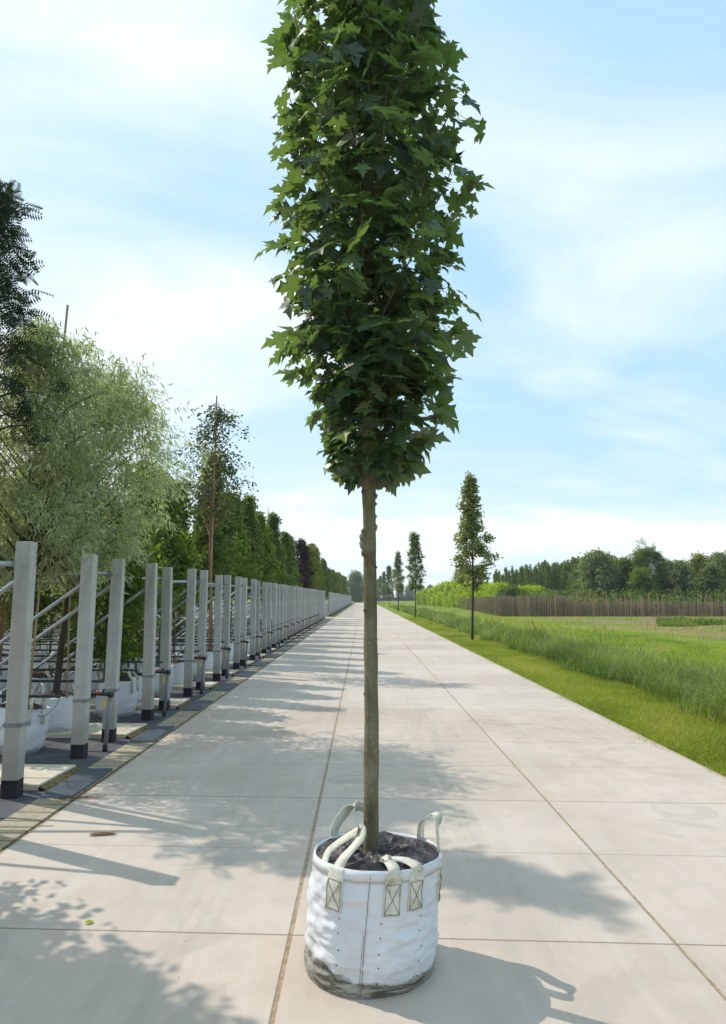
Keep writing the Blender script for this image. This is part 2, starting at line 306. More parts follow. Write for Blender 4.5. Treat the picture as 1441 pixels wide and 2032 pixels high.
# woven white sack: dirt round the foot, weave, water marks
def sackmat(name, dirt=1.):
    m, nt = mat(name); ob = coords(nt); s = N(nt, 'ShaderNodeSeparateXYZ'); L(nt, ob, s.inputs[0]); Z = s.outputs[2]
    n = noi(nt, ob, 7, 7, .7, .4); n_s = noi(nt, coords(nt, scale=(3, 3, 22)), 3, 6, .7)
    c = ramp(nt, noi(nt, ob, 4, 5), [(.3, (.69, .70, .735)), (.7, (.79, .80, .82))])
    side = mth(nt, 'MULTIPLY', rng_(nt, s.outputs[0], -.30, .10, 1, 0), .055)            # the stained corner on the left is taller
    hz_ = mth(nt, 'SUBTRACT', mth(nt, 'SUBTRACT', Z, side), mth(nt, 'MULTIPLY', mth(nt, 'SUBTRACT', n, .5), .09))
    dd = rng_(nt, hz_, .040, .058, 1, 0); st = rng_(nt, n_s, .36, .58)
    c = mixc(nt, mth(nt, 'MULTIPLY', rng_(nt, hz_, .05, .14, 1, 0), .22*dirt), c, (.42, .36, .26))
    c = mixc(nt, mth(nt, 'MULTIPLY', mth(nt, 'MULTIPLY', dd, st), .95*dirt), c, (.075, .065, .032))
    c = mixc(nt, mth(nt, 'MULTIPLY', mth(nt, 'MULTIPLY', dd, mth(nt, 'SUBTRACT', 1., st)), .7*dirt), c, (.24, .20, .12))
    c = mixc(nt, mth(nt, 'MULTIPLY', rng_(nt, noi(nt, ob, 2.5, 6, .7), .58, .75), .22), c, (.55, .50, .38))
    wx = N(nt, 'ShaderNodeTexWave', wave_type='BANDS', bands_direction='Z', inp={'Scale': 120., 'Distortion': 1.}); L(nt, ob, wx.inputs['Vector'])
    h_ = mth(nt, 'ADD', noi(nt, ob, 26, 6, .6, .6), mth(nt, 'MULTIPLY', wx.outputs[1], .08))
    p = pbsdf(nt, c, .62, .35, 0, h_, .5, .006)
    t = N(nt, 'ShaderNodeBsdfTranslucent'); L(nt, c, t.inputs[0]); mx = N(nt, 'ShaderNodeMixShader', inp={0: .12}); L(nt, p, mx.inputs[1]); L(nt, t.outputs[0], mx.inputs[2])
    finish(nt, mx.outputs[0]); return m
M['sack'] = sackmat('woven_sack'); M['sack_far'] = sackmat('woven_sack_plain', .45)
m, nt = mat('strap_webbing'); ob = coords(nt); n1_ = noi(nt, ob, 16, 6, .7)
c = ramp(nt, n1_, [(.30, (.33, .30, .16)), (.42, (.55, .52, .42)), (.60, (.68, .66, .58))]); finish(nt, pbsdf(nt, c, .8, .2, 0, noi(nt, coords(nt, scale=(1, 1, 1)), 150, 2), .4, .002)); M['webbing'] = m
M['thread'] = simple('brown_thread', (.12, .105, .07), (.22, .19, .12), 30, .9)
m, nt = mat('black_liner'); ob = coords(nt); n1_ = noi(nt, ob, 14, 7, .6, .8)
c = ramp(nt, noi(nt, ob, 9, 5), [(.35, (.016, .012, .013)), (.55, (.045, .033, .032)), (.72, (.16, .115, .10))]); finish(nt, pbsdf(nt, c, .34, .5, 0, n1_, .9, .02)); M['liner'] = m
M['soil'] = simple('dark_soil', (.03, .022, .016), (.10, .07, .05), 20, .95, bstr=1, bdist=.02)

M['maple'] = leafmat('maple_leaf', [(.036, .060, .036), (.046, .075, .040), (.062, .100, .040), (.16, .22, .045)], .40, under=(.125, .155, .10), rough=.36, spec=.6, tcol=(1.6, 2.1, .5))
M['willow'] = leafmat('willow_leaf', [(.23, .25, .14), (.33, .35, .22), (.43, .45, .32)], .5, under=(.50, .52, .43), rough=.55, tcol=(1.25, 1.4, .6))
M['pinnate'] = leafmat('pinnate_leaf', [(.018, .034, .018), (.028, .048, .022), (.04, .062, .028)], .25, rough=.45)
M['birch'] = leafmat('small_dark_leaf', [(.035, .052, .024), (.06, .082, .034), (.11, .13, .05)], .4)
M['green'] = leafmat('mid_green_leaf', [(.075, .105, .026), (.145, .185, .036), (.30, .33, .07)], .6)
M['dark'] = leafmat('dark_green_leaf', [(.075, .10, .04), (.135, .165, .06), (.25, .28, .10)], .6)
M['lime'] = leafmat('light_green_leaf', [(.075, .12, .022), (.12, .17, .03), (.17, .22, .04)], .45)
M['yellow_leaf'] = leafmat('yellow_green_leaf', [(.13, .15, .02), (.20, .20, .025), (.28, .26, .03)], .42)
M['purple'] = leafmat('purple_leaf', [(.028, .010, .012), (.045, .015, .018), (.07, .022, .024)], .3, tcol=(1.6, .5, .5))
M['oak'] = leafmat('oak_leaf', [(.15, .175, .06), (.22, .24, .09), (.32, .32, .14)], .48)
M['gold'] = leafmat('golden_leaf', [(.26, .32, .015), (.42, .47, .02), (.54, .56, .03)], .45)
M['far'] = leafmat('far_leaf', [(.14, .17, .08), (.20, .225, .11), (.28, .295, .16)], .5)
M['grass'] = leafmat('grass_blade', [(.13, .175, .012), (.22, .265, .014), (.32, .35, .022), (.46, .40, .10)], .4, tcol=(1.2, 1.3, .5))
M['weed'] = leafmat('tall_grass_blade', [(.06, .10, .012), (.11, .165, .016), (.19, .245, .03), (.36, .39, .13)], .42, tcol=(1.2, 1.35, .5))
M['dry'] = leafmat('dry_stem', [(.15, .11, .07), (.22, .165, .11), (.30, .235, .16), (.44, .37, .27)], .1)
M['spike'] = leafmat('poplar_leaf', [(.09, .12, .035), (.14, .175, .05), (.20, .23, .08)], .45)
M['straw'] = leafmat('straw', [(.30, .26, .12), (.42, .36, .19), (.50, .46, .28)], .3)

# ------------------------------------------------------------ leaf templates
def tmpl_maple():
    hf = [(0, 0), (.13, -.10), (.40, -.10), (.35, .04), (.29, .10), (.50, .16), (.68, .38), (.47, .37), (.42, .50), (.19, .40), (.21, .54), (.34, .66), (.16, .70), (0, 1.0)]
    v = [(0, .33, 0)]; f = []
    for sgn in (1, -1):
        b = len(v); v += [(sgn*x, y, .20*abs(x)-.42*(y-.33)**2-.45*x*x+.05*math.sin(9*y+5*x)) for x, y in hf]
        for i in range(len(hf)-1): f.append((0, b+i, b+i+1) if sgn > 0 else (0, b+i+1, b+i))
    return v, f
def tmpl_leaf(w=.32):       # pointed oval, folded on the midrib
    v = [(0, 0, 0), (w, .35, .08), (w*.8, .7, .03), (0, 1, -.12), (-w*.8, .7, .03), (-w, .35, .08), (0, .5, 0)]
    return v, [(6, 0, 1), (6, 1, 2), (6, 2, 3), (6, 3, 4), (6, 4, 5), (6, 5, 0)]
def tmpl_quad(w=.36):
    return [(0, 0, 0), (w, .45, .08), (0, 1, -.08), (-w, .45, .08)], [(0, 1, 2), (0, 2, 3)]
def tmpl_narrow(w=.06):
    return [(0, 0, 0), (w, .33, .0), (w*.8, .7, -.10), (0, 1, -.28), (-w*.8, .7, -.10), (-w, .33, .0)], [(0, 1, 5), (1, 2, 4), (1, 4, 5), (2, 3, 4)]
def tmpl_pinnate(k=8):
    v = []; f = []
    def q(a, b, c, d): n = len(v); v.extend([a, b, c, d]); f.extend([(n, n+1, n+2), (n, n+2, n+3)])
    q((-.008, 0, 0), (.008, 0, 0), (.006, 1, -.25), (-.006, 1, -.25))
    for i in range(k):
        y = .18+.78*i/k; z = -.25*y*y; l = .26*math.sin(math.pi*(.2+.72*i/k))+.05
        for s_ in (1, -1): q((0, y, z), (s_*l*.5, y+.035+.1*l, z-.02), (s_*l, y+.12*l+.02, z-.10*l-.03), (s_*l*.5, y-.035+.1*l, z-.02))
    return v, f
TM, TL, TQ, TN, TP = tmpl_maple(), tmpl_leaf(), tmpl_quad(), tmpl_narrow(), tmpl_pinnate()

# ------------------------------------------------------------ the setting
def sheet(name, x0, x1, y0, y1, z, m, label=None):
    b = MB(); b.add([(x0, y0, z), (x1, y0, z), (x1, y1, z), (x0, y1, z)], [(0, 1, 2, 3)]); o = b.build(name, m); o['kind'] = 'structure'; return o
sheet('ground', -3000, 3000, -300, 5000, -.05, M['ground'])
b = MB(); b.box(-2.29, 3.26, -8, 270, -.12, 0); rd = b.build('road', M['road']); rd['kind'] = 'structure'
sheet('nursery_floor', -60, -2.62, -8, 54.3, -.013, M['cloth']); sheet('nursery_floor', -60, -2.62, 59.2, 215, -.013, M['cloth'])
b = MB(); b.box(-60, -2.29, 54.4, 59.1, -.12, -.002); o = b.build('side_road', M['road']); o['kind'] = 'structure'
b = MB(); b.box(-2.618, -2.335, -8, 54.3, -.12, -.006); o = b.build('paving_strip', M['pavers']); o['kind'] = 'structure'
b = MB(); b.box(-2.333, -2.292, -8, 54.3, -.12, -.012); o = b.build('joint_strip', M['moss']); o['kind'] = 'structure'

P = 2.2
# verge grass: short blades, growing over the road's edge
def blades(name, n, xr, yr, hr, wr, m, lean, seg, z0=-.05, dens=None, label=None, mask=None, ang=None):
    k = n; u = rng.random(k)
    y = yr[0]*(yr[1]/yr[0])**u if dens is None else yr[0]+(yr[1]-yr[0])*u
    x = xr[0](y)+(xr[1](y)-xr[0](y))*rng.random(k)
    if mask is not None: keep = mask(x, y); x, y = x[keep], y[keep]; k = len(x)
    h = (hr[0]+(hr[1]-hr[0])*rng.random(k)**1.5); wdt = (wr[0]+(wr[1]-wr[0])*rng.random(k))*np.maximum(1, y/14)
    cl = np.array([.6+.8*noise.noise(Vector((a*1.3, b_*1.3, 0)))for a, b_ in zip(x[::1], y[::1])]); h = h*np.clip(.75+cl*.5, .5, 1.4)*(np.clip(.95+1.1*np.array([noise.noise(Vector((a*2.2+9, b_*.9, 3))) for a, b_ in zip(x, y)]), .35, 1.6) if hr[1] > .3 else 1)
    ph_ = rng.random(k)*2*np.pi; d = np.stack([np.cos(ph_), np.sin(ph_), np.zeros(k)], 1); sd = np.stack([-np.sin(ph_), np.cos(ph_), np.zeros(k)], 1)
    ln = lean*(.3+rng.random(k)); V = []; tt = np.linspace(0, 1, seg+1)
    base = np.stack([x, y, np.full(k, z0)], 1)
    for i, t_ in enumerate(tt):
        c_ = base+d*(h*ln*t_**2)[:, None]+np.stack([0*h, 0*h, h*(t_-.45*np.minimum(ln, 1.3)*t_**2.2)], 1)
        ww = (wdt*(1-t_)**.7*.5)[:, None]
        if i < seg: V += [c_-sd*ww, c_+sd*ww]
        else: V.append(c_)
    V = np.stack(V, 1).reshape(-1, 3); nv = 2*seg+1; F = []
    for i in range(seg-1): F += [(2*i, 2*i+1, 2*i+3), (2*i, 2*i+3, 2*i+2)]
    F.append((2*seg-2, 2*seg-1, 2*seg)); F = (np.array(F)[None]+np.arange(k)[:, None, None]*nv).reshape(-1, 3)
    pt_ = np.array([noise.noise(Vector((a*.9+3, b_*.45, 7))) for a, b_ in zip(x, y)]); rn = np.clip(rng.random(k)*.55+.25*np.clip(cl, 0, 1)+.1+.55*pt_, 0, 1)
    o = mesh_np(name, V, F, np.repeat(rn, nv), m); tag(o, label, 'grass', None, 'stuff'); return o
EDGE = 3.24
def ex(y): return EDGE-.02+.045*np.sin(y*2.1)+.035*np.sin(y*5.3+1)+.03*np.sin(y*13)-.10*rng.random(len(y))**4
blades('verge_grass', 150000, (lambda y: ex(y)+0*y, lambda y: 4.95+0*y), (4.5, 60), (.05, .115), (.004, .009), M['grass'], .9, 2, label='short bright green mown grass along the right edge of the concrete road')
blades('tall_grass', 62000, (lambda y: 4.75+.15*np.sin(y*1.1)+.1*np.sin(y*3)+.35*rng.random(len(y))**3, lambda y: 7.3+.3*np.sin(y*.7)), (5.5, 120), (.15, .70), (.006, .018), M['weed'], 1.25, 4, mask=lambda x, y: np.array([noise.noise(Vector((a*1.1, b_*.5, 25))) for a, b_ in zip(x, y)]) > -.30*np.ones(len(x))+.25*rng.random(len(x))*0, label='tall dark green weeds and grass in the ditch between verge and field')
blades('field_grass', 70000, (lambda y: 6.8+0*y, lambda y: 8+.75*y), (9, 62), (.06, .16), (.008, .016), M['grass'], .8, 2, label='yellowish green grass of the open field on the right',
       mask=lambda x, y: (np.array([noise.noise(Vector((a*.25, b_*.14, 5))) for a, b_ in zip(x, y)]) > -.12) & ~((x > 12) & (y > 23) & (rng.random(len(x)) < .85)))
blades('field_tufts', 9000, (lambda y: 7.6+0*y, lambda y: 8+.75*y), (10, 58), (.16, .42), (.008, .018), M['weed'], 1.0, 2, label='scattered taller weed tufts on the open field', mask=lambda x, y: np.array([noise.noise(Vector((a*.6, b_*.3, 15))) for a, b_ in zip(x, y)]) > .22)
# a rank band of taller grass at the far edge of the bare soil
blades('field_tussocks', 16000, (lambda y: .42*y+0*y, lambda y: .62*y), (38, 52), (.12, .52), (.008, .02), M['weed'], .8, 2, dens=1, mask=lambda x, y: (np.array([noise.noise(Vector((a*.22, b_*.35, 35))) for a, b_ in zip(x, y)]) > .0+.5*np.abs((y-45)/7)**2-.28) & (x > 18+1.2*np.array([noise.noise(Vector((0, b_*.8, 2)))*4 for b_ in y])), label='band of taller dull grass across the bare soil at the far right')

# ------------------------------------------------------------ maple in its bag
def smooth_pts(p, k=6):
    p = [Vector(q) for q in p]; o = []
    for i in range(len(p)-1):
        a, b_, c_, d = p[max(i-1, 0)], p[i], p[i+1], p[min(i+2, len(p)-1)]
        for j in range(k):
            t_ = j/k; o.append(.5*((2*b_)+(c_-a)*t_+(2*a-5*b_+4*c_-d)*t_*t_+(3*b_-a-3*c_+d)*t_**3))
    o.append(p[-1]); return o
MX, MY = .036, 3.27
mt = empty('maple_tree', (MX, MY, .38), label='slender young maple with a dense column of dark green lobed leaves, standing on the road', cat='tree')
def trunk_line(z): return (.004*math.sin(z*2.2)-.006*(z/2), .006*math.sin(z*1.7+1))
b = MB(); zs = np.linspace(0, 5.0, 90)
rad = [.0345*(1-.0*z)-.0055*min(z/2, 1)+.004*math.exp(-z*8)+.004*math.exp(-((z-1.75)/.08)**2) if z < 1.9 else .031*(1-(z-1.9)/3.25)+.003 for z in zs]
b.tube([(*trunk_line(z), z) for z in zs], rad, 20, bump=.10, seed=3)
for (z, a, r) in ((1.505, 182, .017), (1.47, 172, .019), (1.43, 185, .014), (1.53, 178, .011), (1.55, 5, .013), (1.60, 0, .009), (1.16, 200, .007), (.78, 170, .006), (1.66, 5, .008), (1.72, 190, .009), (.52, 0, .006), (1.36, 350, .006), (.22, 190, .006), (1.70, 350, .010)):
    x, y = trunk_line(z); dx_, dy_ = math.cos(R(a)), math.sin(R(a)); p0 = Vector((x+dx_*.022, y+dy_*.022-.012, z)); 
    b.tube([p0-Vector((dx_*.004, dy_*.004, r*1.6)), p0+Vector((dx_*.005, dy_*.005, -r*.6)), p0+Vector((dx_*.010, dy_*.010, r*.3)), p0+Vector((dx_*.004, dy_*.004, r*1.5))], [r*.5, r*1.0, r*.9, r*.3], 8, bump=.9, seed=z*7)
tr = b.build('trunk', M['maplebark'], mt, True)
# side stems and crown
PROF = [(1.72, .07, .0), (1.82, .13, .0), (1.93, .23, .03), (2.08, .31, .05), (2.24, .36, .04), (2.42, .46, .0), (2.62, .50, .03), (2.86, .47, .01), (3.2, .47, -.01), (3.51, .54, -.03), (3.7, .53, -.03), (4.15, .43, -.08), (4.34, .39, -.09), (4.9, .26, -.05), (5.25, .08, 0)]
def prof(z): zz = [p[0] for p in PROF]; return np.interp(z, zz, [p[1] for p in PROF]), np.interp(z, zz, [p[2] for p in PROF])
b = MB(); LP = []; LT = []; LNn = []; stem_ends = []
for i in range(64):
    z = 1.93+3.1*(i/64)**1.0; a = i*2.39996; r, cx = prof(z+.28); l = r*random.uniform(.75, 1.0)
    x0, y0 = trunk_line(z); d = Vector((math.cos(a), math.sin(a), 0)); e = Vector((cx*(.4+.6*random.random()), 0, 0))
    pts = smooth_pts([(x0, y0, z), Vector((x0, y0, z+.13))+d*l*.42, Vector((x0, y0, z+.27))+d*l*.75+e, Vector((x0, y0, z+.42+random.uniform(-.1, .1)))+d*l*.93+e], 4)
    b.tube(pts, list(np.linspace(.009 if z < 4 else .005, .002, len(pts))), 6)
    for q in range(42):
        t_ = random.random()**.8; p = pts[min(int(t_*(len(pts)-1)+.5), len(pts)-1)]
        off = Vector((random.gauss(0, 1), random.gauss(0, 1), random.gauss(0, 1)))*.075
        LP.append(p+off); o_ = (p-Vector((x0, y0, p.z))); o_ = (o_+off*2); LT.append(o_)
for q in range(30):                                    # leaves close round the stem, low skirt
    a = random.random()*6.283; z = random.uniform(1.80, 2.0); rr = random.uniform(.05, .2)*(z-1.5)/.35
    LP.append(Vector((math.cos(a)*rr+.01, math.sin(a)*rr, z))); LT.append(Vector((math.cos(a), math.sin(a), 0)))
for q in range(230):
    z = random.uniform(1.80, 2.45); a = random.random()*6.283; r, cx = prof(z+.03); rr = r*(.35+.65*random.random()**.6)
    LP.append(Vector((cx+math.cos(a)*rr, math.sin(a)*rr, z))); LT.append(Vector((math.cos(a), math.sin(a), 0)))
    if q % 9 == 0: b.tube(smooth_pts([(*trunk_line(z-.1), z-.1), (cx*.5+math.cos(a)*rr*.5, math.sin(a)*rr*.5, z+.02), (cx+math.cos(a)*rr, math.sin(a)*rr, z)], 3), .0035, 5)
b.build('limbs', M['bark'], mt, True)
pos = np.array(LP); out_ = np.array(LT); kp = (pos[:, 2] > 1.80); pos = pos[kp]; out_ = out_[kp]; out_[:, 2] = 0; out_ = norm(out_+rng.normal(0, .12, out_.shape))
r_, cx_ = prof(pos[:, 2]); dxy = np.hypot(pos[:, 0]-cx_, pos[:, 1]); lim = r_*np.array([.93+.42*noise.noise(Vector((a*5, b_*5, c_*3.2))) for a, b_, c_ in pos])*np.where(rng.random(len(pos)) < .05, 1.12, 1); k_ = np.where(dxy > lim, lim/np.maximum(dxy, 1e-6), 1)
pos[:, 0] = cx_+(pos[:, 0]-cx_)*k_; pos[:, 1] *= k_
K = len(pos); t = out_*.9+rng.normal(0, .42, (K, 3))+np.array([0, 0, -.62]); n = np.array([0, 0, .75])+out_*.55+rng.normal(0, .38, (K, 3))
size = .045+.095*rng.random(K)**.85
V1, F1, r1_ = cloud(*TM, pos, t, n, size, rng.uniform(.85, 1.15, K), rnd=np.clip(rng.random(K)**2.0, 0, 1))
# leaf stalks
pb = pos; pe = pos-norm(t)*(size*.55)[:, None]-out_*.02; sdv = norm(np.cross(norm(t), np.array([0, 0, 1.])+0*t))*.0016
V2 = np.stack([pb-sdv, pb+sdv, pe+sdv, pe-sdv], 1).reshape(-1, 3); F2 = (np.array([[0, 1, 2], [0, 2, 3]])[None]+np.arange(K)[:, None, None]*4).reshape(-1, 3)
mesh_np('crown', np.concatenate([V1, V2]), np.concatenate([F1, F2+len(V1)]), np.concatenate([r1_, np.repeat(rng.random(K)*.3+.7, 4)]), M['maple'], mt)
b = MB(); b.box(.026, .050, -.032, -.026, 1.775, 1.795, 0.002); b.build('plant_tag', simple('white_tag', (.7, .7, .68), (.8, .8, .78)), mt)

BX, BY, BR, BH = .03, 3.27, .283, .475
bag = empty('planting_bag', (BX, BY, 0), label='big white woven planting bag with dirty foot and loop handles, alone on the concrete road', cat='plant bag')
NT, NZ = 192, 80
def bag_r(th, s_):
    """s_ 0..1 up the wall"""
    z = s_*BH; r = BR*(1-.035*math.exp(-s_*26))+.006*math.sin(min(s_, 1)*math.pi)
    dl = max(0, math.cos(th-R(205)))**3
    r += .012*dl*math.exp(-((s_-.06)/.09)**2)
    p = Vector((math.cos(th)*2.2, math.sin(th)*2.2, z*22))
    wr = noise.noise(p)+.5*noise.noise(p*2.1)
    amt = .004+.006*math.exp(-((s_-.30)/.28)**2)+.006*dl
    r += wr*amt*(1-s_**6)
    q = Vector((math.cos(th)*1.1, math.sin(th)*1.1, z*5+4)); r += .006*noise.noise(q)
    for fq, am, sd_ in ((1.0, .008, 1), (1.9, .0045, 7)):
        w_ = noise.noise(Vector((math.cos(th)*3*fq+sd_, math.sin(th)*3*fq, z*9*fq+z*th*2))); r += am*(.45-abs(w_)*2.2)*(1-s_**5)*min(1, s_*6)
    # diagonal creases near the lower left
    cr_ = math.sin((z*70+th*9))*.5+.5; r -= .004*cr_*max(0, math.cos(th-R(222)))**4*math.exp(-((s_-.32)/.2)**2)
    return r
def bag_p(th, s_, off=0.):
    r = bag_r(th, s_)+off; lean = .035*s_**1.2
    z = s_*BH+.012*math.sin(th)*-1*s_+.006*noise.noise(Vector((math.cos(th)*2, math.sin(th)*2, 9)))*s_
    return (lean+math.cos(th)*r, math.sin(th)*r, z)
b = MB(); v = []; f = []
for j in range(NZ+1):
    for i in range(NT): v.append(bag_p(2*math.pi*i/NT, j/NZ))
for j in range(NZ):
    for i in range(NT): f.append((j*NT+i, j*NT+(i+1) % NT, (j+1)*NT+(i+1) % NT, (j+1)*NT+i))
# inner lining turned over the rim
base = len(v)
for j in range(9):
    for i in range(NT): p = bag_p(2*math.pi*i/NT, 1-j/8*.14, -.006 if j else -.002); v.append(p if j else (p[0], p[1], p[2]+.003))
f += [(NZ*NT+i, NZ*NT+(i+1) % NT, base+(i+1) % NT, base+i) for i in range(NT)]
for j in range(8):
    for i in range(NT): f.append((base+j*NT+i, base+j*NT+(i+1) % NT, base+(j+1)*NT+(i+1) % NT, base+(j+1)*NT+i))
v.append((0, 0, .002)); f += [((i+1) % NT, i, len(v)-1) for i in range(NT)]
b.add(v, f); b.build('sack', M['sack'], bag, True)
b = MB(); b.add([bag_p(2*math.pi*i/NT, s_, .0045) for s_ in (.925, .995) for i in range(NT)]+[bag_p(2*math.pi*i/NT, s_, .001) for s_ in (.923, .998) for i in range(NT)],
                [(i, (i+1) % NT, NT+(i+1) % NT, NT+i) for i in range(NT)]+[(2*NT+i, 2*NT+(i+1) % NT, (i+1) % NT, i) for i in range(NT)]+[(NT+i, NT+(i+1) % NT, 3*NT+(i+1) % NT, 3*NT+i) for i in range(NT)])
b.build('hem', M['sack'], bag, True)
# stitching: hem line, side seam, the crosses on the patches, drain holes
def seam(bb, a, c_, r=.0011, k=24, off=.003):
    bb.tube([bag_p(a[0]+(c_[0]-a[0])*i/k, a[1]+(c_[1]-a[1])*i/k, off) for i in range(k+1)], r, 5)
b = MB(); seam(b, (0, .918), (2*math.pi, .918), .0010, 200, .0035); seam(b, (0, .62*0+.905), (2*math.pi, .905), .0006, 200, .003)
b.build('hem_stitching', simple('pink_thread', (.42, .30, .24), (.5, .38, .32), 20), bag, True)
b = MB(); A0 = R(262); seam(b, (A0, .02), (A0+R(1.5), .99), .0013); seam(b, (A0-R(2.2), .02), (A0-R(.6), .5), .0008); b.build('side_seam', M['thread'], bag, True)
patches = [(R(282.5), .655, R(7.0)), (R(304), .67, R(7.0)), (R(233), .66, R(8)), (R(345), .62, R(6)), (R(20), .62, R(7)), (R(60), .62, R(7)), (R(100), .62, R(7)), (R(135), .62, R(7))]
for (a, s0, ha) in patches:
    b = MB(); v = []; f = []; nu, nv_ = 8, 14
    for j in range(nv_+1):
        for i in range(nu+1): v.append(bag_p(a-ha+2*ha*i/nu, s0+(.997-s0)*j/nv_, .0075))
    for j in range(nv_):
        for i in range(nu): k = j*(nu+1)+i; f.append((k, k+1, k+nu+2, k+nu+1))
    n0 = len(v); v += [bag_p(a-ha+2*ha*i/nu, s0+(.997-s0)*j/nv_, .001) for j in range(nv_+1) for i in range(nu+1)]
    rim = [i for i in range(nu+1)]+[j*(nu+1)+nu for j in range(1, nv_+1)]+[nv_*(nu+1)+i for i in range(nu-1, -1, -1)]+[j*(nu+1) for j in range(nv_-1, 0, -1)]
    f += [(rim[(i+1) % len(rim)], rim[i], n0+rim[i], n0+rim[(i+1) % len(rim)]) for i in range(len(rim))]
    b.add(v, f); pt = b.build('strap_patch', M['webbing'], bag, True)
    b = MB(); g = .85; hi = .90
    for (u0, w0, u1, w1) in ((-g, s0+.01, g, s0+.01), (g, s0+.01, g, hi), (g, hi, -g, hi), (-g, hi, -g, s0+.01), (-g, s0+.01, g, hi), (g, s0+.01, -g, hi)):
        seam(b, (a+ha*u0, w0), (a+ha*u1, w1), .0011, 10, .0088)
    b.build('stitching', M['thread'], pt)
for a in (R(240), R(275), R(312)):
    for s_ in (.12, .24, .36, .48, .60):
        a_ = a+random.uniform(-.012, .012); p = Vector(bag_p(a_, s_+random.uniform(-.01, .01), .0012)); d = Vector((math.cos(a_), math.sin(a_), 0))
        b = MB(); b.tube([p-d*.001, p+d*.001], .0028, 8); b.build('drain_hole', M['tar'], bag)
# black liner crumpled over the root ball
b = MB(); v = []; f = []; NR, NS = 13, 46; random.seed(77)
for j in range(NR+1):
    rr = (BR-.008)*j/NR
    for i in range(NS):
        th = 2*math.pi*(i+(random.uniform(-.35, .35) if 0 < j < NR else 0))/NS; r0 = rr+(random.uniform(-.008, .008) if 0 < j < NR else 0); x, y = math.cos(th)*r0, math.sin(th)*r0
        q = Vector((x*7, y*7, 1)); hh = .055*(.45-abs(noise.noise(q)))+random.uniform(-.013, .016)*min(1, j/3)
        hh += .040*math.exp(-(((x-.19)/.06)**2+((y+.0)/.08)**2))+.022*math.exp(-(((x+.02)/.1)**2+((y-.17)/.07)**2))
        v.append((.032+x, y, BH-.016+hh*(1-(j/NR)**8*.5)-.012*y/BR))
for j in range(NR):
    for i in range(NS):
        a_, b_, c_, d_ = j*NS+i, j*NS+(i+1) % NS, (j+1)*NS+(i+1) % NS, (j+1)*NS+i
        f += [(a_, b_, c_), (a_, c_, d_)] if random.random() < .5 else [(a_, b_, d_), (b_, c_, d_)]
b.add(v, f); ln_ = b.build('liner', M['liner'], bag, False)
sd_ = ln_.modifiers.new('soften', 'SUBSURF'); sd_.subdivision_type = 'CATMULL_CLARK'; sd_.levels = sd_.render_levels = 2
cr_a = ln_.data.attributes.new('crease_edge', 'FLOAT', 'EDGE'); cr_a.data.foreach_set('value', [random.choice([.0, .5, .9]) for _ in ln_.data.edges])
ln_.data.polygons.foreach_set('use_smooth', [True]*len(ln_.data.polygons))
def rimp(a, up=0, ins=0): x, y, z = bag_p(a, 1.0, -ins); return Vector((x, y, z+up))
W = .054
def handle(pts, wd, width=W):
    b = MB(); P_ = smooth_pts(pts, 8)
    wds = [Vector(wd[0]).lerp(Vector(wd[-1]), i/(len(P_)-1)) for i in range(len(P_))] if isinstance(wd, list) else wd
    b.ribbon(P_, wds, width, .004); return b.build('handle', M['webbing'], bag, True)
# back left, upright loop
a1, a2 = R(132), R(98); p1, p2 = rimp(a1, -.05, .008), rimp(a2, -.05, .008)
handle([p1, rimp(a1, .03)+Vector((-.012, 0, 0)), (p1+p2)/2+Vector((-.035, .012, .155)), (p1+p2)/2+Vector((.01, .012, .178)), rimp(a2, .09)+Vector((.01, 0, 0)), p2], [(.6, .9, 0), (.9, -.15, 0)])
# right, upright loop
a1, a2 = R(42), R(0); p1, p2 = rimp(a1, -.05, .006), rimp(a2, -.05, .004)
handle([p1, rimp(a1, .06)+Vector((.005, 0, 0)), (p1+p2)/2+Vector((.0, .02, .165)), (p1+p2)/2+Vector((.03, -.02, .185)), rimp(a2, .10)+Vector((-.012, 0, 0)), p2], [(.6, .6, 0), (.2, 1, .0)])
# front left, flopped over to the right
p1, p2 = rimp(R(212), -.02, .006), rimp(R(233), -.01, .004)
handle([p1, rimp(R(212), .035)+Vector((.03, .03, 0)), rimp(R(225), .10)+Vector((.085, .06, 0)), rimp(R(228), .123)+Vector((.115, .055, 0)), rimp(R(231), .095)+Vector((.10, .03, 0)), rimp(R(233), .035)+Vector((.03, .008, 0)), p2], [(.5, -.75, .2), (.75, -.4, .3)], .048)
# front middle, folded flat over the rim
p1, p2 = rimp(R(282.5), -.01, -.006), rimp(R(304), -.01, -.006)
handle([p1, rimp(R(282.5), .012, .004), rimp(R(281), .022, .05), rimp(R(278), .014, .085), rimp(R(287), .016, .10), rimp(R(300), .018, .06), rimp(R(304), .010, .004), p2], [(.95, .2, 0), (.9, .35, 0)], .05)

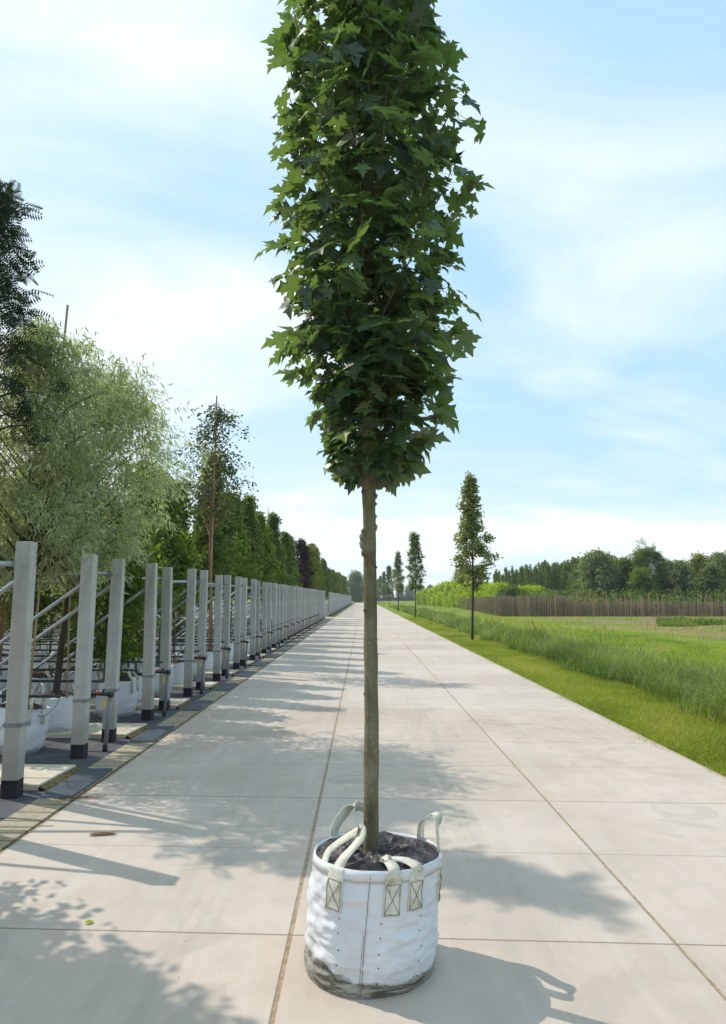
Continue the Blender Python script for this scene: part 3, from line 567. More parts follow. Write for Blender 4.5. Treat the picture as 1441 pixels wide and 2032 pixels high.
# ------------------------------------------------------------ trees
def make_tree(name, H, z0, rad, kind, leaves, tm, size, bark='bark', nb=40, tr=.035, up=.5, droop=.35, clump=.10, taper=None, lean=0, seed=1, wid=1., hang=0., twigs=5, trunk_to=.92, stem_r=.006, inner=.35):
    """a nursery tree as trunk (with limbs) and crown, under an Empty; crown = leaves gathered round twig ends"""
    rs = np.random.default_rng(seed); random.seed(seed)
    root = empty(name); b = MB(); ph_ = rs.random()*6
    def ax(z): return Vector((lean*(z/H)**1.3+.03*math.sin(z*1.3+ph_)*H/5, .03*math.cos(z*1.1+ph_)*H/5, z))
    k = 16; b.tube([ax(H*trunk_to*i/k) for i in range(k+1)], [tr*(1-.85*i/k) for i in range(k+1)], 8, bump=.12, seed=seed)
    taper = taper or (lambda s_: math.sin(math.pi*min(1, .12+s_*.80))**.7*(1.05-.55*s_))
    ctr = []; od = []
    for i in range(nb):
        s_ = (i+rs.random())/nb; zb = z0+(H-z0)*s_*.93; a = i*2.39996+rs.normal(0, .3); l = rad*taper(s_)*rs.uniform(.65, 1.12)
        d = Vector((math.cos(a), math.sin(a), 0)); p0 = ax(max(zb-l*up*.6, z0*.85)); e = ax(zb)+d*l+Vector((0, 0, l*up*.4-hang*l*.4))
        md = p0.lerp(e, .55)+Vector((rs.normal(0, .05)*l, rs.normal(0, .05)*l, l*.12*(1+hang))); pts = smooth_pts([p0, md, e], 3)
        b.tube(pts, list(np.linspace(stem_r*(1+2*(1-s_)), stem_r*.35, len(pts))), 5, cap=False)
        for q in range(twigs):
            f_ = rs.uniform(inner, 1.0)**.7; c_ = p0.lerp(md, f_*2) if f_ < .5 else md.lerp(e, f_*2-1)
            c_ = c_+Vector(rs.normal(0, 1, 3))*(.10*l+clump*.5); ctr.append(c_); od.append(d)
    top = ax(H*.97)
    for q in range(twigs): ctr.append(top+Vector((rs.normal(0, .03), rs.normal(0, .03), -rs.random()*.12*(H-z0)))); od.append(Vector((rs.normal(), rs.normal(), .5)))
    b.build('trunk', M[bark], root, True)
    ctr = np.array(ctr); od = np.array(od); n_ = leaves; idx = rs.integers(0, len(ctr), n_)
    spread = rs.normal(0, 1, (n_, 3))*clump*np.array([1, 1, .8]); 
    if hang: spread[:, 2] -= np.abs(rs.normal(0, 1, n_))*clump*1.6*hang
    pos = ctr[idx]+spread; o_ = norm(od[idx]+rs.normal(0, .5, (n_, 3)))
    t_ = o_*(1-.4*hang)+rs.normal(0, .45, (n_, 3))+np.array([0, 0, -droop-hang*.9]); nn = np.array([0, 0, .7])+o_*.4+rs.normal(0, .5, (n_, 3))
    clr = rs.random(len(ctr)); rn = np.clip(.55*rs.random(n_)+.45*clr[idx], 0, 1)
    V, F, r = cloud(*tm, pos, t_, nn, rs.uniform(size[0], size[1], n_), wid, rnd=rn)
    mesh_np('crown', V, F, r, M[kind], root); return root
def place(proto, x, y, s=1., rz=None, label=None, cat='tree', group=None, first=set(), z=0., sz=None):
    if proto.name in first: o = copy_tree(proto)
    else: first.add(proto.name); o = proto
    o.location = (x, y, z); o.rotation_euler = (0, 0, random.random()*6.28 if rz is None else rz); o.scale = (s, s, sz or s)
    tag(o, label, cat, group); return o
cone = lambda s_: (1-s_)**1.0*min(1, s_*6+.35)
col_ = lambda s_: (min(1, s_*4+.4))*(1-.75*s_**2)

# two silver willows by the first posts
willow = make_tree('willow_tree', 4.8, 1.95, 1.0, 'willow', 25000, TN, (.06, .11), 'darkbark', 90, .045, .95, .3, .068, taper=lambda s_: math.sin(math.pi*min(1, .15+s_*.85))**.6, lean=.12, seed=5, hang=.38, wid=1.35, twigs=9, stem_r=.005, inner=.12)
place(willow, -3.70, 7.5, 1, 0, 'silvery willow with narrow leaves, behind the first concrete post, stake rising from its top', group='trees in white bags behind the posts')
willow2 = make_tree('willow_tree', 4.5, 1.95, 1.1, 'willow', 27000, TN, (.06, .11), 'darkbark', 96, .05, .95, .3, .070, taper=lambda s_: math.sin(math.pi*min(1, .15+s_*.80))**.5, lean=.60, seed=8, hang=.38, wid=1.35, twigs=9, stem_r=.005, inner=.12)
place(willow2, -3.72, 8.5, 1, 0, 'silvery willow with wide drooping crown, above the second and third concrete posts', group='trees in white bags behind the posts')
# dark tree with feathery leaves at the left edge
b_t = make_tree('feather_leaved_tree', 5.6, 3.0, .50, 'pinnate', 850, TP, (.17, .27), 'darkbark', 46, .04, .4, .2, .06, taper=lambda s_: 1.15*(1-s_)**1.6+.17, seed=12, twigs=6)
place(b_t, -3.74, 6.55, 1.05, 0, 'dark tree with long feathery leaves at the left edge of the photo', group='trees in white bags behind the posts')
# loose tree with small leaves and a bare leader
sp_t = make_tree('sparse_tree', 6.1, 3.3, 1.05, 'birch', 3000, TQ, (.055, .09), 'redwood', 50, .04, .9, .5, .095, taper=lambda s_: (1-s_)**.55*min(1, s_*3+.5)*(.8+.3*math.sin(s_*31))+.10, seed=3, twigs=4)
place(sp_t, -3.42, 15.6, 1, 0, 'tall loose tree with small sparse leaves against the sky, right of the willows', group='trees in white bags behind the posts')

protos = {
 'g1': make_tree('broadleaf_tree', 4.9, 1.75, .85, 'green', 6500, TQ, (.08, .14), 'bark', 46, .035, .9, .4, .09, taper=lambda s_: min(1, s_*5+.4)*((1-s_)**.95*.98+.07), seed=21, twigs=6),
 'g2': make_tree('broadleaf_tree', 5.2, 1.7, .75, 'dark', 8000, TQ, (.06, .11), 'bark', 50, .035, .7, .4, .09, taper=lambda s_: cone(s_)*(.85+.25*math.sin(s_*27))+.06, seed=22, twigs=6),
 'g3': make_tree('broadleaf_tree', 5.0, 1.8, .8, 'lime', 5500, TQ, (.07, .13), 'bark', 46, .035, .9, .4, .09, taper=lambda s_: min(1, s_*5+.4)*((1-s_)**1.1*.98+.06), seed=23, twigs=6),
 'p1': make_tree('purple_tree', 5.3, 1.7, .85, 'purple', 7000, TQ, (.08, .12), 'darkbark', 46, .035, .6, .4, .10, seed=24, twigs=6),
 'y1': make_tree('yellow_tree', 5.2, 1.7, .85, 'yellow_leaf', 7000, TQ, (.08, .12), 'bark', 46, .035, .6, .4, .10, seed=25, twigs=6),
 'low': make_tree('bushy_sapling', 3.0, .7, .5, 'green', 5000, TQ, (.05, .09), 'bark', 40, .022, .8, .5, .07, taper=col_, seed=26, twigs=6),
}
GT = 'trees in white bags behind the posts'
def lf(k, x, y, s=1., lab=None): return place(protos[k], x, y, s*random.uniform(.96, 1.04), label=lab, group=GT)
random.seed(40)
# front column of trees, beside the posts
front = [('low', 9.75, 1.0, 'leafy green sapling between the third and fourth concrete post'), ('low', 10.75, .95, 'bushy green sapling behind the fifth concrete post'),
 ('g2', 12.0, .80, 'dark green tree just right of the willows, below the loose tree'), ('g1', 13.1, .84, 'round green tree behind the sixth and seventh concrete post'), ('g3', 14.2, .80, 'light green tree left of the loose tree trunk'),
 ('g2', 17.3, 1.0, 'pointed dark green tree right of the tall loose tree'), ('g3', 18.6, .93, 'second pointed dark green tree right of the tall loose tree'), ('g3', 20.3, .95, 'green tree with domed top, third right of the loose tree'),
 ('g2', 22.3, 1.0, 'pointed green tree highest in the middle of the left tree row'), ('g1', 24.6, .98, 'round green tree left of the light green one'), ('g3', 27.2, .92, 'light green rounded tree midway along the left row'), ('g2', 29.5, 1.0, 'dark green tree right of the light green rounded one'),
 ('g3', 33.0, .93, 'light green pointed tree just left of the purple tree'), ('g2', 36.0, .98, 'slim dark green tree touching the left of the purple tree'),
 ('p1', 42.0, .98, 'purple leaved tree in the row of green trees'), ('g3', 45, 1.04, 'light green tree between the purple and the yellow tree'),
 ('y1', 48.5, 1.06, 'yellow leaved tree beyond the purple tree'), ('y1', 53, 1.08, 'far yellow green tree above the gap in the posts')]
for k, y, s_, lab in front: lf(k, -3.55-(.25 if y > 11 else 0)+random.uniform(-.06, .06), y, s_, lab)
y = 60
while y < 178: lf(random.choice(['g1', 'g2', 'g3', 'g3', 'y1']), -4.0-random.random()*.5, y, 1.12*random.uniform(.82, 1.12), 'far green tree of the row above the second run of concrete posts'); y += 5.5
# rows further in
for iy in range(7):
    for ix in range(5):
        y = 7.9+P*iy+random.uniform(-.2, .2); x = -5.0-1.35*ix
        if x < -.52*y-2.2: continue
        lf(random.choice(['g1', 'g2', 'g3', 'low', 'g1', 'g2']), x, y, random.uniform(.70, .82), 'green nursery tree standing further back in the rows behind the posts')
for y in (24, 28, 32.5, 38, 44, 50):
    for x in (-5.6, -7.4): lf(random.choice(['g1', 'g2', 'g3']), x, y+random.uniform(-.8, .8), random.uniform(.9, 1.05), 'green nursery tree standing further back in the rows behind the posts')
# trees left of the frame whose shadows fall on the road
for (k, x, y, s_) in (('g1', -3.8, 4.3, .78), ('g3', -3.8, 3.0, .9)):
    lf(k, x, y, s_, 'nursery tree outside the left edge that shades the road')

# ------------------------------------------------------------ bags of the nursery
def make_bag(seed, h=.46, r=.26):
    root = empty('planting_bag'); b = MB(); v = []; f = []; n_, m_ = 40, 16
    def pp(i, j, off=0): 
        th = 2*math.pi*i/n_; s_ = j/m_; rr = r*(1-.12*math.exp(-s_*9))+.02*math.sin(s_*3.1)+off
        rr += .014*noise.noise(Vector((math.cos(th)*2+seed, math.sin(th)*2, s_*9)))
        return (math.cos(th)*rr+.02*s_, math.sin(th)*rr, s_*h+.012*noise.noise(Vector((math.cos(th)*1.5, math.sin(th)*1.5, seed)))*s_)
    for j in range(m_+1): v += [pp(i, j) for i in range(n_)]
    f = [(j*n_+i, j*n_+(i+1) % n_, (j+1)*n_+(i+1) % n_, (j+1)*n_+i) for j in range(m_) for i in range(n_)]
    k = len(v); v += [pp(i, m_-2, -.008) for i in range(n_)]; f += [(m_*n_+i, m_*n_+(i+1) % n_, k+(i+1) % n_, k+i) for i in range(n_)]
    b.add(v, f); b.build('sack', M['sack_far'], root, True)
    b = MB(); v = [(0, 0, h*.93)]; 
    for rr, dz in ((.4, .04), (.75, .02), (.95, -.01)): v += [(math.cos(2*math.pi*i/20)*r*rr, math.sin(2*math.pi*i/20)*r*rr, h*.93+dz+.035*random.random()) for i in range(20)]
    f = [(0, 1+i, 1+(i+1) % 20) for i in range(20)]+[(1+q*20+i, 1+(q+1)*20+i, 1+(q+1)*20+(i+1) % 20, 1+q*20+(i+1) % 20) for q in range(2) for i in range(20)]
    b.add(v, f); b.build('liner', M['soil'], root, False)
    for a in ((250+seed*37) % 360, (20+seed*53) % 360, (140+seed*11) % 360):
        b = MB(); d = Vector((math.cos(R(a)), math.sin(R(a)), 0)); s_ = Vector((-d.y, d.x, 0)); q = random.uniform(-.05, .05)
        for sg in (-1, 1): b.ribbon([d*(r+.018)+s_*.075*sg+Vector((.012, 0, h*.66)), d*(r+.018)+s_*.075*sg+Vector((.02, 0, h))], s_, .04, .006)
        b.ribbon(smooth_pts([d*(r+.01)+s_*-.075+Vector((.02, 0, h)), d*(r+q)+s_*-.06+Vector((0, 0, h+.10)), d*(r+q*1.5)+Vector((0, 0, h+.15)), d*(r+q)+s_*.06+Vector((0, 0, h+.10)), d*(r+.01)+s_*.075+Vector((.02, 0, h))], 4), s_*.3+d, .038, .005)
        b.build('handle', M['webbing'], root, True)
    return root
bp = [make_bag(1), make_bag(2, .44, .27), make_bag(3, .48, .25)]
GB = 'white planting bags behind the posts'
def pbag(i, x, y, lab): return place(bp[i % 3], x, y, random.uniform(.96, 1.06), None, lab, 'plant bag', GB, z=-.012)
random.seed(50)
o = pbag(0, -3.68, 7.55, 'creased white bag with a raised handle right beside the first concrete post'); o.rotation_euler = (0, R(5), R(40))
pbag(1, -3.72, 8.55, 'white bag with a hose looped across it, left of the second concrete post')
pbag(2, -3.42, 9.82, 'square looking white bag seen between the third and fourth concrete post')
pbag(0, -3.50, 10.78, 'white bag partly hidden behind the fourth concrete post')
labs = ['white bag seen between the fifth and sixth concrete post', 'white bag behind the seventh concrete post', 'white bag seen between the seventh and eighth concrete post', 'white bag seen just left of the ninth concrete post']
ys = [11.9, 13.1, 14.2, 15.5, 16.6, 17.7, 18.8, 19.9, 21.1, 22.3]
for i, y in enumerate(ys): pbag(i, -3.5, y, labs[i] if i < 4 else 'small far white bag glimpsed in the gaps of the concrete posts')
random.seed(52)
for iy in range(8):
    for ix in range(5):
        y = 7.75+1.09*iy+random.uniform(-.15, .15); x = -4.75-1.3*ix+random.uniform(-.15, .15)
        if x < -.52*y-.5: continue
        pbag(ix+iy, x, y, 'white bag standing further back in the nursery rows')
for y in (17.5, 18.9, 20.3, 21.5, 23):
    for x in (-4.8, -6.1, -7.5): pbag(int(y), x, y+random.uniform(-.3, .3), 'white bag standing further back in the nursery rows')

# ------------------------------------------------------------ posts, rails, braces, pipes
def post_meshes(full):
    root = empty('concrete_post'); b = MB(); b.box(-.066, .066, -.060, .060, .10, 2.07, .006); b.build('shaft', M['post'], root)
    if full:
        b = MB(); b.box(-.0675, .0675, -.0615, .0615, -.014, .135, .008); b.build('black_foot', M['tar'], root)
        b = MB(); b.box(-.071, .071, -.065, .065, .545, .58, .004); b.build('strap', M['strap'], root)
        b = MB()
        for (x, z) in ((.035, 1.98), (.03, 1.93), (.035, 1.88)): b.tube([(.0665, x, z), (.0682, x, z)], .006, 8)
        b.build('bolt_holes', M['tar'], root)
    return root
pf = post_meshes(True); pn = empty('concrete_post')
b = MB(); b.box(-.066, .066, -.060, .060, .10, 2.07, .005); b.build('shaft', M['post'], pn)
b = MB(); b.box(-.0675, .0675, -.0615, .0615, -.014, .135, .005); b.build('black_foot', M['tar'], pn)
ordn = ['first', 'second', 'third', 'fourth', 'fifth', 'sixth', 'seventh', 'eighth', 'ninth', 'tenth', 'eleventh', 'twelfth', 'thirteenth', 'fourteenth', 'fifteenth', 'sixteenth', 'seventeenth', 'eighteenth', 'nineteenth', 'twentieth']
GP = 'pale concrete posts along the left side of the road'
A = lambda k: 5.02+P*k; B = lambda k: 5.84+P*k
random.seed(60); ps = []
for k in range(-1, 22): ps += [A(k), B(k)]
ps = [y for y in ps if y > 2]
cnt = 0
for y in ps:
    if y < 5.5: lab = 'concrete post outside the left edge that shades the road'
    elif cnt == 0: lab = 'nearest and largest pale concrete post, at the left edge of the photo'; cnt = 1
    elif cnt < 14: lab = f'{ordn[cnt]} pale concrete post counted from the left edge'; cnt += 1
    else: lab = 'narrow far concrete post in the dense part of the row before the gap'
    o = place(pf if y < 26 else pn, -2.875+random.uniform(-.012, .012), y+.05, 1, random.uniform(-.03, .03), lab, 'post', GP)
    o.rotation_euler = (R(random.uniform(-.6, .6)), R(random.uniform(-.7, .7)), random.uniform(-.06, .06)); o.scale.z = random.uniform(.985, 1.012)
k = 0
while 59.6+P*k < 176:
    for dd in (0, .83): place(pn, -2.86-.0025*k, 59.6+P*k+dd, 1, 0, 'tiny far concrete post in the run beyond the gap', 'post', GP)
    k += 1
b = MB(); b.tube([(0, 0, 0), (-9, 0, .0)], .024, 10); rail = empty('steel_rail'); b.build('tube', M['steel'], rail, True)
b = MB(); b.box(-.05, .0, -.03, .03, -.03, .03); b.build('clamp', M['strap'], rail)
b = MB(); b.tube([(0, 0, 1.76), (-2.42, 0, -.02)], .021, 8); brace = b.build('steel_brace', M['steel'])
b = MB(); b.tube([(.1, 0, 0), (-3, .03, .015), (-9, 0, 0)], .014, 8); pipe = empty('irrigation_pipe'); b.build('hose', M['black'], pipe, True)
b = MB()
for i in range(7):
    x = -.6-1.1*i; b.tube(smooth_pts([(x, 0, 0), (x+.02, -.12, -.2), (x+.12, -.2, -.34), (x+.25, -.18, -.26), (x+.28, -.1, -.12), (x+.2, 0, -.01)], 4), .003, 5)
b.build('dripper_tubes', M['black'], pipe, True)
for k in range(0, 12):
    near = 'nearest' if k == 0 else None
    o = place(rail, -2.90, B(k)+.02, 1, 0, 'horizontal steel tube reaching the nearest post from the left' if k == 0 else ('horizontal steel tube fixed near the top of the third post' if k == 1 else 'horizontal steel tube behind the tops of the post pairs'), 'tube', 'steel tubes at the post tops'); o.location.z = 1.885
    for yy, nm in ((A(k), 'A'), (B(k), 'B')):
        o = place(brace, -2.90, yy+.03, 1, 0, None, 'brace', 'sloping steel braces behind the posts')
        o['label'] = {(1, 'A'): 'sloping steel brace running down left from the second concrete post', (1, 'B'): 'lower sloping steel brace left of the second concrete post', (0, 'B'): 'sloping steel brace at the left edge behind the nearest post'}.get((k, nm), 'sloping steel brace in the gaps between concrete posts')
    for q, yy in enumerate((A(k)+.42-P*.0, B(k)+.72)):
        o = place(pipe, -2.9, yy, 1, 0, 'black irrigation hose strung level through the nursery rows' if (k, q) != (0, 1) else 'nearest level black irrigation hose, crossing the willow trunks', 'hose', 'black irrigation hoses'); o.location.z = .70+random.uniform(-.02, .02)
# risers with black cap and yellow valve tag
rs_ = empty('standpipe'); b = MB(); b.tube([(0, 0, 0), (.01, 0, .56)], .022, 10); b.build('pipe', M['pvc'], rs_, True)
b = MB(); b.tube([(.01, 0, .555), (.01, 0, .60)], .035, 10); b.tube([(.01, 0, .575), (-.16, 0, .575), (-.2, 0, .56)], .02, 8); b.tube([(-.07, 0, .58), (-.07, 0, .63)], .012, 6); b.build('black_fitting', M['black'], rs_, True)
b = MB(); b.tube([(0, 0, -.03), (0, 0, .05)], .026, 10); b.build('foot', M['tar'], rs_, True)
b = MB(); b.box(-.055, -.03, -.03, -.015, .44, .53, .004); vt = b.build('valve_tag', M['yellow'], rs_)
b = MB(); b.tube([(-.12, -.01, .585), (-.12, -.05, .60)], .02, 8); b.build('red_valve', M['red'], rs_, True)
for k in range(1, 18):
    o = place(rs_, -2.735, A(k)+.36, 1, 0, {1: 'grey standpipe with black fitting between the second and third post', 2: 'grey standpipe with yellow tag left of the fifth post', 3: 'grey standpipe with yellow tag left of the seventh post'}.get(k, 'grey standpipe with yellow tag in the far part of the post row'), 'pipe', 'standpipes between the posts'); o.rotation_euler = (R(1), R(3), 0)
# drain grates, flush in the paver strip
gr = empty('drain_grate'); b = MB()
for x in (-.130, .124): b.box(x, x+.006, -.45, .45, -.03, 0)
for y_ in (-.45, .444): b.box(-.1235, .1235, y_, y_+.006, -.03, -.0005)
b.build('frame', M['grate'], gr); b = MB()
for i in range(10): x = -.114+.0245*i; b.box(x-.0075, x+.0075, -.443, .443, -.022, -.002)
b.build('bars', M['grate'], gr)
b = MB(); b.box(-.1235, .1235, -.4435, .4435, -.04, -.026); b.build('channel', M['tar'], gr)
for k in range(-1, 22):
    o = place(gr, -2.475, 6.27+2.13*k+.03*max(0, k), 1, 0, {0: 'nearest steel drain grate, beside the first concrete post', 1: 'second steel drain grate from the front', 2: 'third steel drain grate from the front'}.get(k, 'steel drain grate set in the paver strip further along'), 'drain grate', 'drain grates along the road edge'); o.location.z = .016
sl = empty('concrete_pad'); b = MB(); b.box(-1.5, 0, -.35, .35, -.01, .04, .006); b.build('pad', M['slab'], sl); b = MB(); 
v = []
for i in range(40): y_ = -.36+.72*i/39; v += [(0, y_, -.012), (.05+.02*random.random(), y_, -.011), (.004, y_, .02+.008*random.random())]
b.add(v, [(3*i+a_, 3*i+3+a_, 3*i+3+b_, 3*i+b_) for i in range(39) for a_, b_ in ((1, 2), (2, 0))]); b.build('moss_edge', M['moss'], sl)
for k in range(-1, 22):
    o = place(sl, -2.715, 6.41+2.13*k+.03*max(0, k), 1, R(-2), {0: 'beige concrete pad right of the foot of the nearest post', 1: 'beige concrete pad behind the third post foot', 2: 'beige concrete pad behind the fifth post foot'}.get(k, 'beige concrete pad between post pairs further along'), 'concrete pad', 'beige pads between the posts')
# stakes beside the trees
b = MB(); b.tube([(0, 0, 0), (.02, 0, 4.9)], .013, 8); st = b.build('tree_stake', M['wood'])
for (x, y, s_, ry, lab, m_) in ((-3.56, 7.5, 1.0, 2.2, 'tall bare wooden stake rising above the left willow', 0), (-3.50, 8.4, .93, -1.5, 'wooden stake just showing above the right willow stem', 0), (-3.40, 15.5, 1.27, .0, 'thin stake above the top of the loose tree', 0), (-3.78, 27.2, 1.05, 0, 'pale stake beside the light green rounded tree', 0), (-3.74, 30, 1.0, 0, 'pale stake just left of the purple tree', 0)):
    o = place(st, x, y, s_, 0, lab, 'stake', 'stakes tied to the nursery trees'); o.rotation_euler = (0, R(ry), 0)
b = MB(); b.tube([(0, 0, 0), (.02, 0, 1.6)], .024, 8); st2 = b.build('short_stake', M['redwood'])
for (x, y, lab) in ((-4.45, 8.6, 'red brown stake left of the second post'), (-3.5, 9.9, 'brown stake in the leafy sapling between third and fourth post')): place(st2, x, y, 1, 0, lab, 'stake', 'stakes tied to the nursery trees')
# litter on the road
def twig(name, loc, n_, l, m_, label, cat='twig', spr=.5):
    b = MB()
    for i in range(n_):
        a = random.gauss(0, spr); d = Vector((math.cos(a), math.sin(a), 0)); p = Vector((random.uniform(-.3, .3)*l, random.uniform(-.06, .06)*l, .004))
        b.tube([p-d*l*.4, p+d*l*.05+Vector((0, random.uniform(-.02, .02), .004)), p+d*l*random.uniform(.2, .5)], [.0025, .0022, .001], 5)
    o = b.build(name, M[m_], None, True); o.location = loc; tag(o, label, cat); return o
random.seed(5)
twig('fallen_twig', (-1.76, 4.93, .003), 26, .14, 'redwood', 'small heap of brown twigs lying on the road at the lower left', spr=.3)
twig('fallen_twig', (-2.26, 5.78, .003), 6, .30, 'redwood', 'thin curved twig lying at the near end of the first drain grate', spr=.25)
twig('fallen_twig', (-2.40, 5.76, .003), 8, .10, 'moss', 'crumbs of dry plant matter on the nearest drain grate', spr=.9)
V, F, r = cloud(*TL, np.array([[-1.38, 3.64, .008], ]), np.array([[1, .2, 0.]]), np.array([[0, 0, 1.]]), np.array([.05])); tag(mesh_np('fallen_leaf', V, F, r, M['gold']), 'small yellow green leaf lying on the road at the lower left', 'leaf')

# ------------------------------------------------------------ right side: oaks along the road
def oak_taper(s_): return (.30 if s_ < .06 else 1.0 if s_ < .5 else 1.0-.75*min(1, (s_-.45)/.25) if s_ < .72 else .30)*(1.0-.5*max(0, s_-.8))
oakp = make_tree('columnar_oak', 6.6, 2.05, .86, 'oak', 7500, TQ, (.08, .14), 'darkbark', 60, .055, .9, .3, .085, taper=lambda s_: (.6+1.4*s_ if s_ < .28 else 1.0-.86*((s_-.28)/.72)**.65)*(.82+.3*math.sin(s_*38)), seed=31, twigs=6)
oakp2 = make_tree('columnar_oak', 6.5, 2.0, .70, 'dark', 5200, TQ, (.09, .15), 'darkbark', 60, .05, .9, .3, .085, taper=lambda s_: (.55+1.6*s_ if s_ < .25 else 1.0-.72*((s_-.25)/.75)**.8), seed=34, twigs=6)
ol = ['nearest narrow columnar oak on the right verge', 'second columnar oak on the right verge, much smaller in view', 'third columnar oak on the right verge', 'fourth columnar oak on the right verge', 'tiny far columnar oak beside the trunk of the maple']
for i, (x, y, s_) in enumerate(((4.25, 27, 1.0), (4.3, 57, 1.10), (4.3, 85, 1.12), (4.3, 114, 1.08), (4.3, 143, 1.1), (4.3, 172, 1.1), (4.3, 200, 1.1))):
    place(oakp if i in (0, 2) else oakp2, x, y, s_, .6 if i == 0 else None, ol[min(i, 4)], 'tree', 'columnar oaks along the right verge')
# nursery blocks beyond the field
pop = make_tree('columnar_poplar', 6.3, .4, .40, 'spike', 1500, TQ, (.10, .18), 'darkbark', 50, .04, 1.6, -.6, .07, taper=lambda s_: .95*(1-s_)**.8, seed=41, twigs=4)
random.seed(70)
for i in range(100):
    px = 978+ (1156-978)*i/99+random.uniform(-2, 2); Yy = 84+random.uniform(0, 20); h_ = 1.6+Yy*(1186-(1138-30*(max(0, px-980)/170)**.8+random.uniform(-10, 9)))/1372
    place(pop, (px-720.5)/1372*Yy, Yy, h_/6.3, None, 'spiky narrow poplar in the dense row behind the brown saplings', 'tree', 'narrow poplars beyond the field')
big = {'a': make_tree('round_tree', 6.5, 1.2, 2.5, 'far', 9000, TQ, (.20, .34), 'darkbark', 60, .09, .6, .3, .26, seed=51, twigs=7),
       'b': make_tree('round_tree', 6.5, 1.0, 2.3, 'green', 8000, TQ, (.20, .34), 'darkbark', 60, .09, .5, .3, .28, seed=52, twigs=7),
       'c': make_tree('round_tree', 6.5, 1.0, 2.4, 'dark', 8000, TQ, (.20, .32), 'darkbark', 60, .09, .6, .3, .28, seed=53, twigs=7),
       'd': make_tree('round_tree', 6.5, 1.0, 2.3, 'yellow_leaf', 6000, TQ, (.20, .32), 'bark', 60, .09, .6, .3, .28, seed=54, twigs=7),
       'e': make_tree('feathery_tree', 7.0, 1.0, 2.2, 'lime', 900, TP, (.7, 1.2), 'darkbark', 40, .09, .9, .3, .2, seed=55, twigs=6)}
for (k, px, top, Yy, lab) in (('a', 1182, 1092, 74, 'grey green round tree at the left end of the tall trees beyond the field'), ('c', 1205, 1100, 80, 'dark tree peeping out behind the grey green round tree'), ('b', 1232, 1106, 76, 'mid green round tree second among the tall trees beyond the field'), ('c', 1262, 1108, 79, 'dark round tree left of the feathery tree'),
    ('e', 1285, 1090, 75, 'feathery topped light green tree beyond the field'), ('b', 1270, 1126, 71, 'lower bright green tree in front of the feathery tree'), ('c', 1322, 1112, 77, 'dark round tree right of the feathery tree'), ('a', 1345, 1112, 73, 'grey green tree left of the yellowish tree'), ('d', 1390, 1098, 76, 'yellowish green tree near the right edge beyond the field'),
    ('a', 1432, 1096, 74, 'grey green round tree at the right edge beyond the field'), ('c', 1372, 1122, 80, 'dark low tree behind the yellowish tree'), ('c', 1160, 1116, 82, 'dark tree between the poplars and the grey green round tree'), ('b', 1475, 1100, 76, 'green tree cut by the right edge of the photo'), ('c', 1410, 1120, 70, 'dark bushy tree in front of the yellowish tree')):
    h_ = 1.6+Yy*(1186-top)/1372; place(big[k], (px-720.5)/1372*Yy, Yy, h_/6.7, None, lab, 'tree', 'tall trees beyond the field')
gold = make_tree('golden_shrub', 3.3, .1, 1.15, 'gold', 3600, TQ, (.14, .24), 'bark', 34, .03, .6, .0, .2, taper=lambda s_: (1-s_*.55), seed=61, twigs=6, trunk_to=.6, stem_r=.012)
gsh = make_tree('green_shrub', 3.0, .1, 1.2, 'lime', 3600, TQ, (.14, .24), 'bark', 34, .03, .6, .0, .2, taper=lambda s_: (1-s_*.55), seed=62, twigs=6, trunk_to=.6, stem_r=.012)
random.seed(71)
for i in range(14):
    f_ = i/13; px = 832+ (992-832)*f_; Yy = 150-68*f_; top = 1176-19*min(1, f_*3)+random.uniform(-2, 2); h_ = 1.6+Yy*(1186-top)/1372
    place(gold, (px-720.5)/1372*Yy, Yy, h_/3.3, None, 'bright yellow green shrub in the long clump behind the nearest columnar oak', 'shrub', 'yellow green shrubs beyond the field')
for px, Yy in ((1034, 78), (1048, 80), (1064, 78)): place(gold, (px-720.5)/1372*Yy, Yy, (1.6+Yy*(1186-1164)/1372)/3.3, None, 'bright yellow green shrub in the short clump in front of the poplars', 'shrub', 'yellow green shrubs beyond the field')
for px, Yy, top in ((1000, 79, 1168), (1015, 78, 1165), (1090, 80, 1172)): place(gsh, (px-720.5)/1372*Yy, Yy, (1.6+Yy*(1186-top)/1372)/3.0, None, 'dull green shrub between the clumps of yellow green shrubs', 'shrub', 'green shrubs beyond the field')
# brown leafless sapling stock: a mass, with stakes one can tell apart in front
k = 26000; y = 62+rng.random(k)**1.6*60; xl = 12+(y-62)*.06; x = xl+(3+rng.random(k)*.0+(.56*y-xl-3))*rng.random(k)
hh = 1.25+rng.random(k)*.6; hh = np.where(x/y > .30, hh*.72, hh)
pos = np.stack([x, y, np.full(k, -.05)], 1); t = np.stack([rng.normal(0, .05, k), rng.normal(0, .05, k), np.ones(k)], 1); nn = np.stack([rng.normal(0, .6, k), -np.ones(k), np.zeros(k)], 1)
V, F, r = cloud([(-.010, 0, 0), (.010, 0, 0), (.006, 1, 0), (-.006, 1, 0)], [(0, 1, 2), (0, 2, 3)], pos, t, nn, hh)
V2, F2, r2_ = cloud(*TQ, np.stack([x, y, hh*rng.random(k)], 1), rng.normal(0, 1, (k, 3)), rng.normal(0, 1, (k, 3)), .13+0*hh)
k3 = 9000; y3 = 62.5+rng.random(k3)*14; x3 = y3*(.24+.32*rng.random(k3)); V3, F3, r3_ = cloud(*TQ, np.stack([x3, y3, 1.1+rng.random(k3)**2*1.3-.6*rng.random(k3)**3], 1), rng.normal(0, 1, (k3, 3)), rng.normal(0, 1, (k3, 3)), .18+0*x3)
tag(mesh_np('sapling_leaves', V3, F3, r3_, M['dark']), 'thin green leafage over the tops of the brown saplings at the right', 'saplings', None, 'stuff')
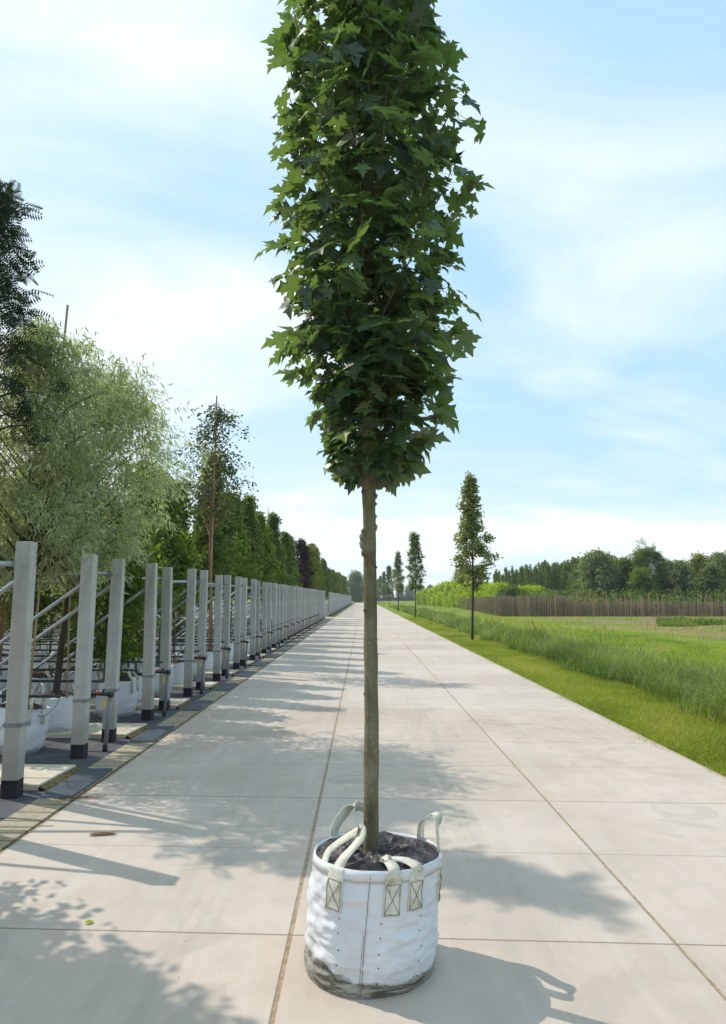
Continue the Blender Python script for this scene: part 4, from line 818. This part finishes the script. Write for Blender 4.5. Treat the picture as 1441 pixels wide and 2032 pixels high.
tag(mesh_np('sapling_stock', np.concatenate([V, V2]), np.concatenate([F, F2+len(V)]), np.concatenate([r*.8, r2_*.6+.1]), M['dry']), 'dense brown mass of thin leafless saplings across the far side of the field', 'saplings', None, 'stuff')
b = MB(); b.tube([(0, 0, -.05), (0, 0, 2.0)], .022, 6); stk = b.build('field_stake', M['wood'])
for i in range(110):
    px = 1000+445*random.random(); Yy = 60.8+random.random()*2.2
    o = place(stk, (px-720.5)/1372*Yy, Yy, 1, 0, 'thin upright stake along the front of the brown saplings', 'stake', 'stakes along the far side of the field', sz=random.uniform(.62, 1.0)); o.rotation_euler = (R(random.gauss(0, 1)), R(random.gauss(0, 1.2)), 0)
# far background
fd = make_tree('far_tree', 9, .4, 3.2, 'far', 6000, TQ, (.35, .6), 'darkbark', 60, .15, .6, .3, .4, seed=81, twigs=6)
place(fd, -2.4, 225, 1.12, None, 'lone dark round tree at the far end of the road', 'tree'); random.seed(72)
place(fd, 1.5, 240, .95, None, 'dark round tree at the end of the road, behind the maple trunk', 'tree')
place(fd, 21.5, 150, .9, None, 'pale round tree seen past the left of the nearest columnar oak', 'tree', 'trees on the horizon')
for i in range(34):
    px = 640+ i*14+random.uniform(-5, 5); Yy = 380+random.uniform(-40, 60)
    place(fd, (px-720.5)/1372*Yy, Yy, random.uniform(.65, .95), None, 'small hazy tree of the belt along the horizon', 'tree', 'trees on the horizon')
rsh = make_tree('red_shrub', 1.1, .05, .9, 'purple', 500, TQ, (.2, .35), 'bark', 14, .03, .4, .0, .2, seed=91, twigs=4, taper=lambda s_: 1-.4*s_)
for i in range(22):
    px = 690+ i*6.2; Yy = 330
    place(rsh, (px-720.5)/1372*Yy, Yy+random.uniform(-2, 2), random.uniform(1.1, 1.5), None, 'low red brown shrub in the line across the far end of the road', 'shrub', 'red shrubs at the far end')
# dry seed stalks and daisies along the ditch
blades('dry_stalks', 1600, (lambda y: 4.7+0*y, lambda y: 7.4+0*y), (6, 60), (.4, .8), (.004, .008), M['straw'], .9, 3, label='pale dry grass stalks standing among the green weeds of the ditch')

# ------------------------------------------------------------ thin summer haze
b = MB(); b.box(-260, 260, -30, 520, -1.2, 16); hz_ob = b.build('haze', M['road']); hz_ob['kind'] = 'stuff'
m, nt = mat('haze_air'); o_ = N(nt, 'ShaderNodeOutputMaterial'); v_ = N(nt, 'ShaderNodeVolumePrincipled'); v_.inputs['Color'].default_value = (.86, .92, 1, 1)
v_.inputs['Density'].default_value = .00045; v_.inputs['Anisotropy'].default_value = .2; L(nt, v_.outputs[0], o_.inputs['Volume']); hz_ob.data.materials[0] = m
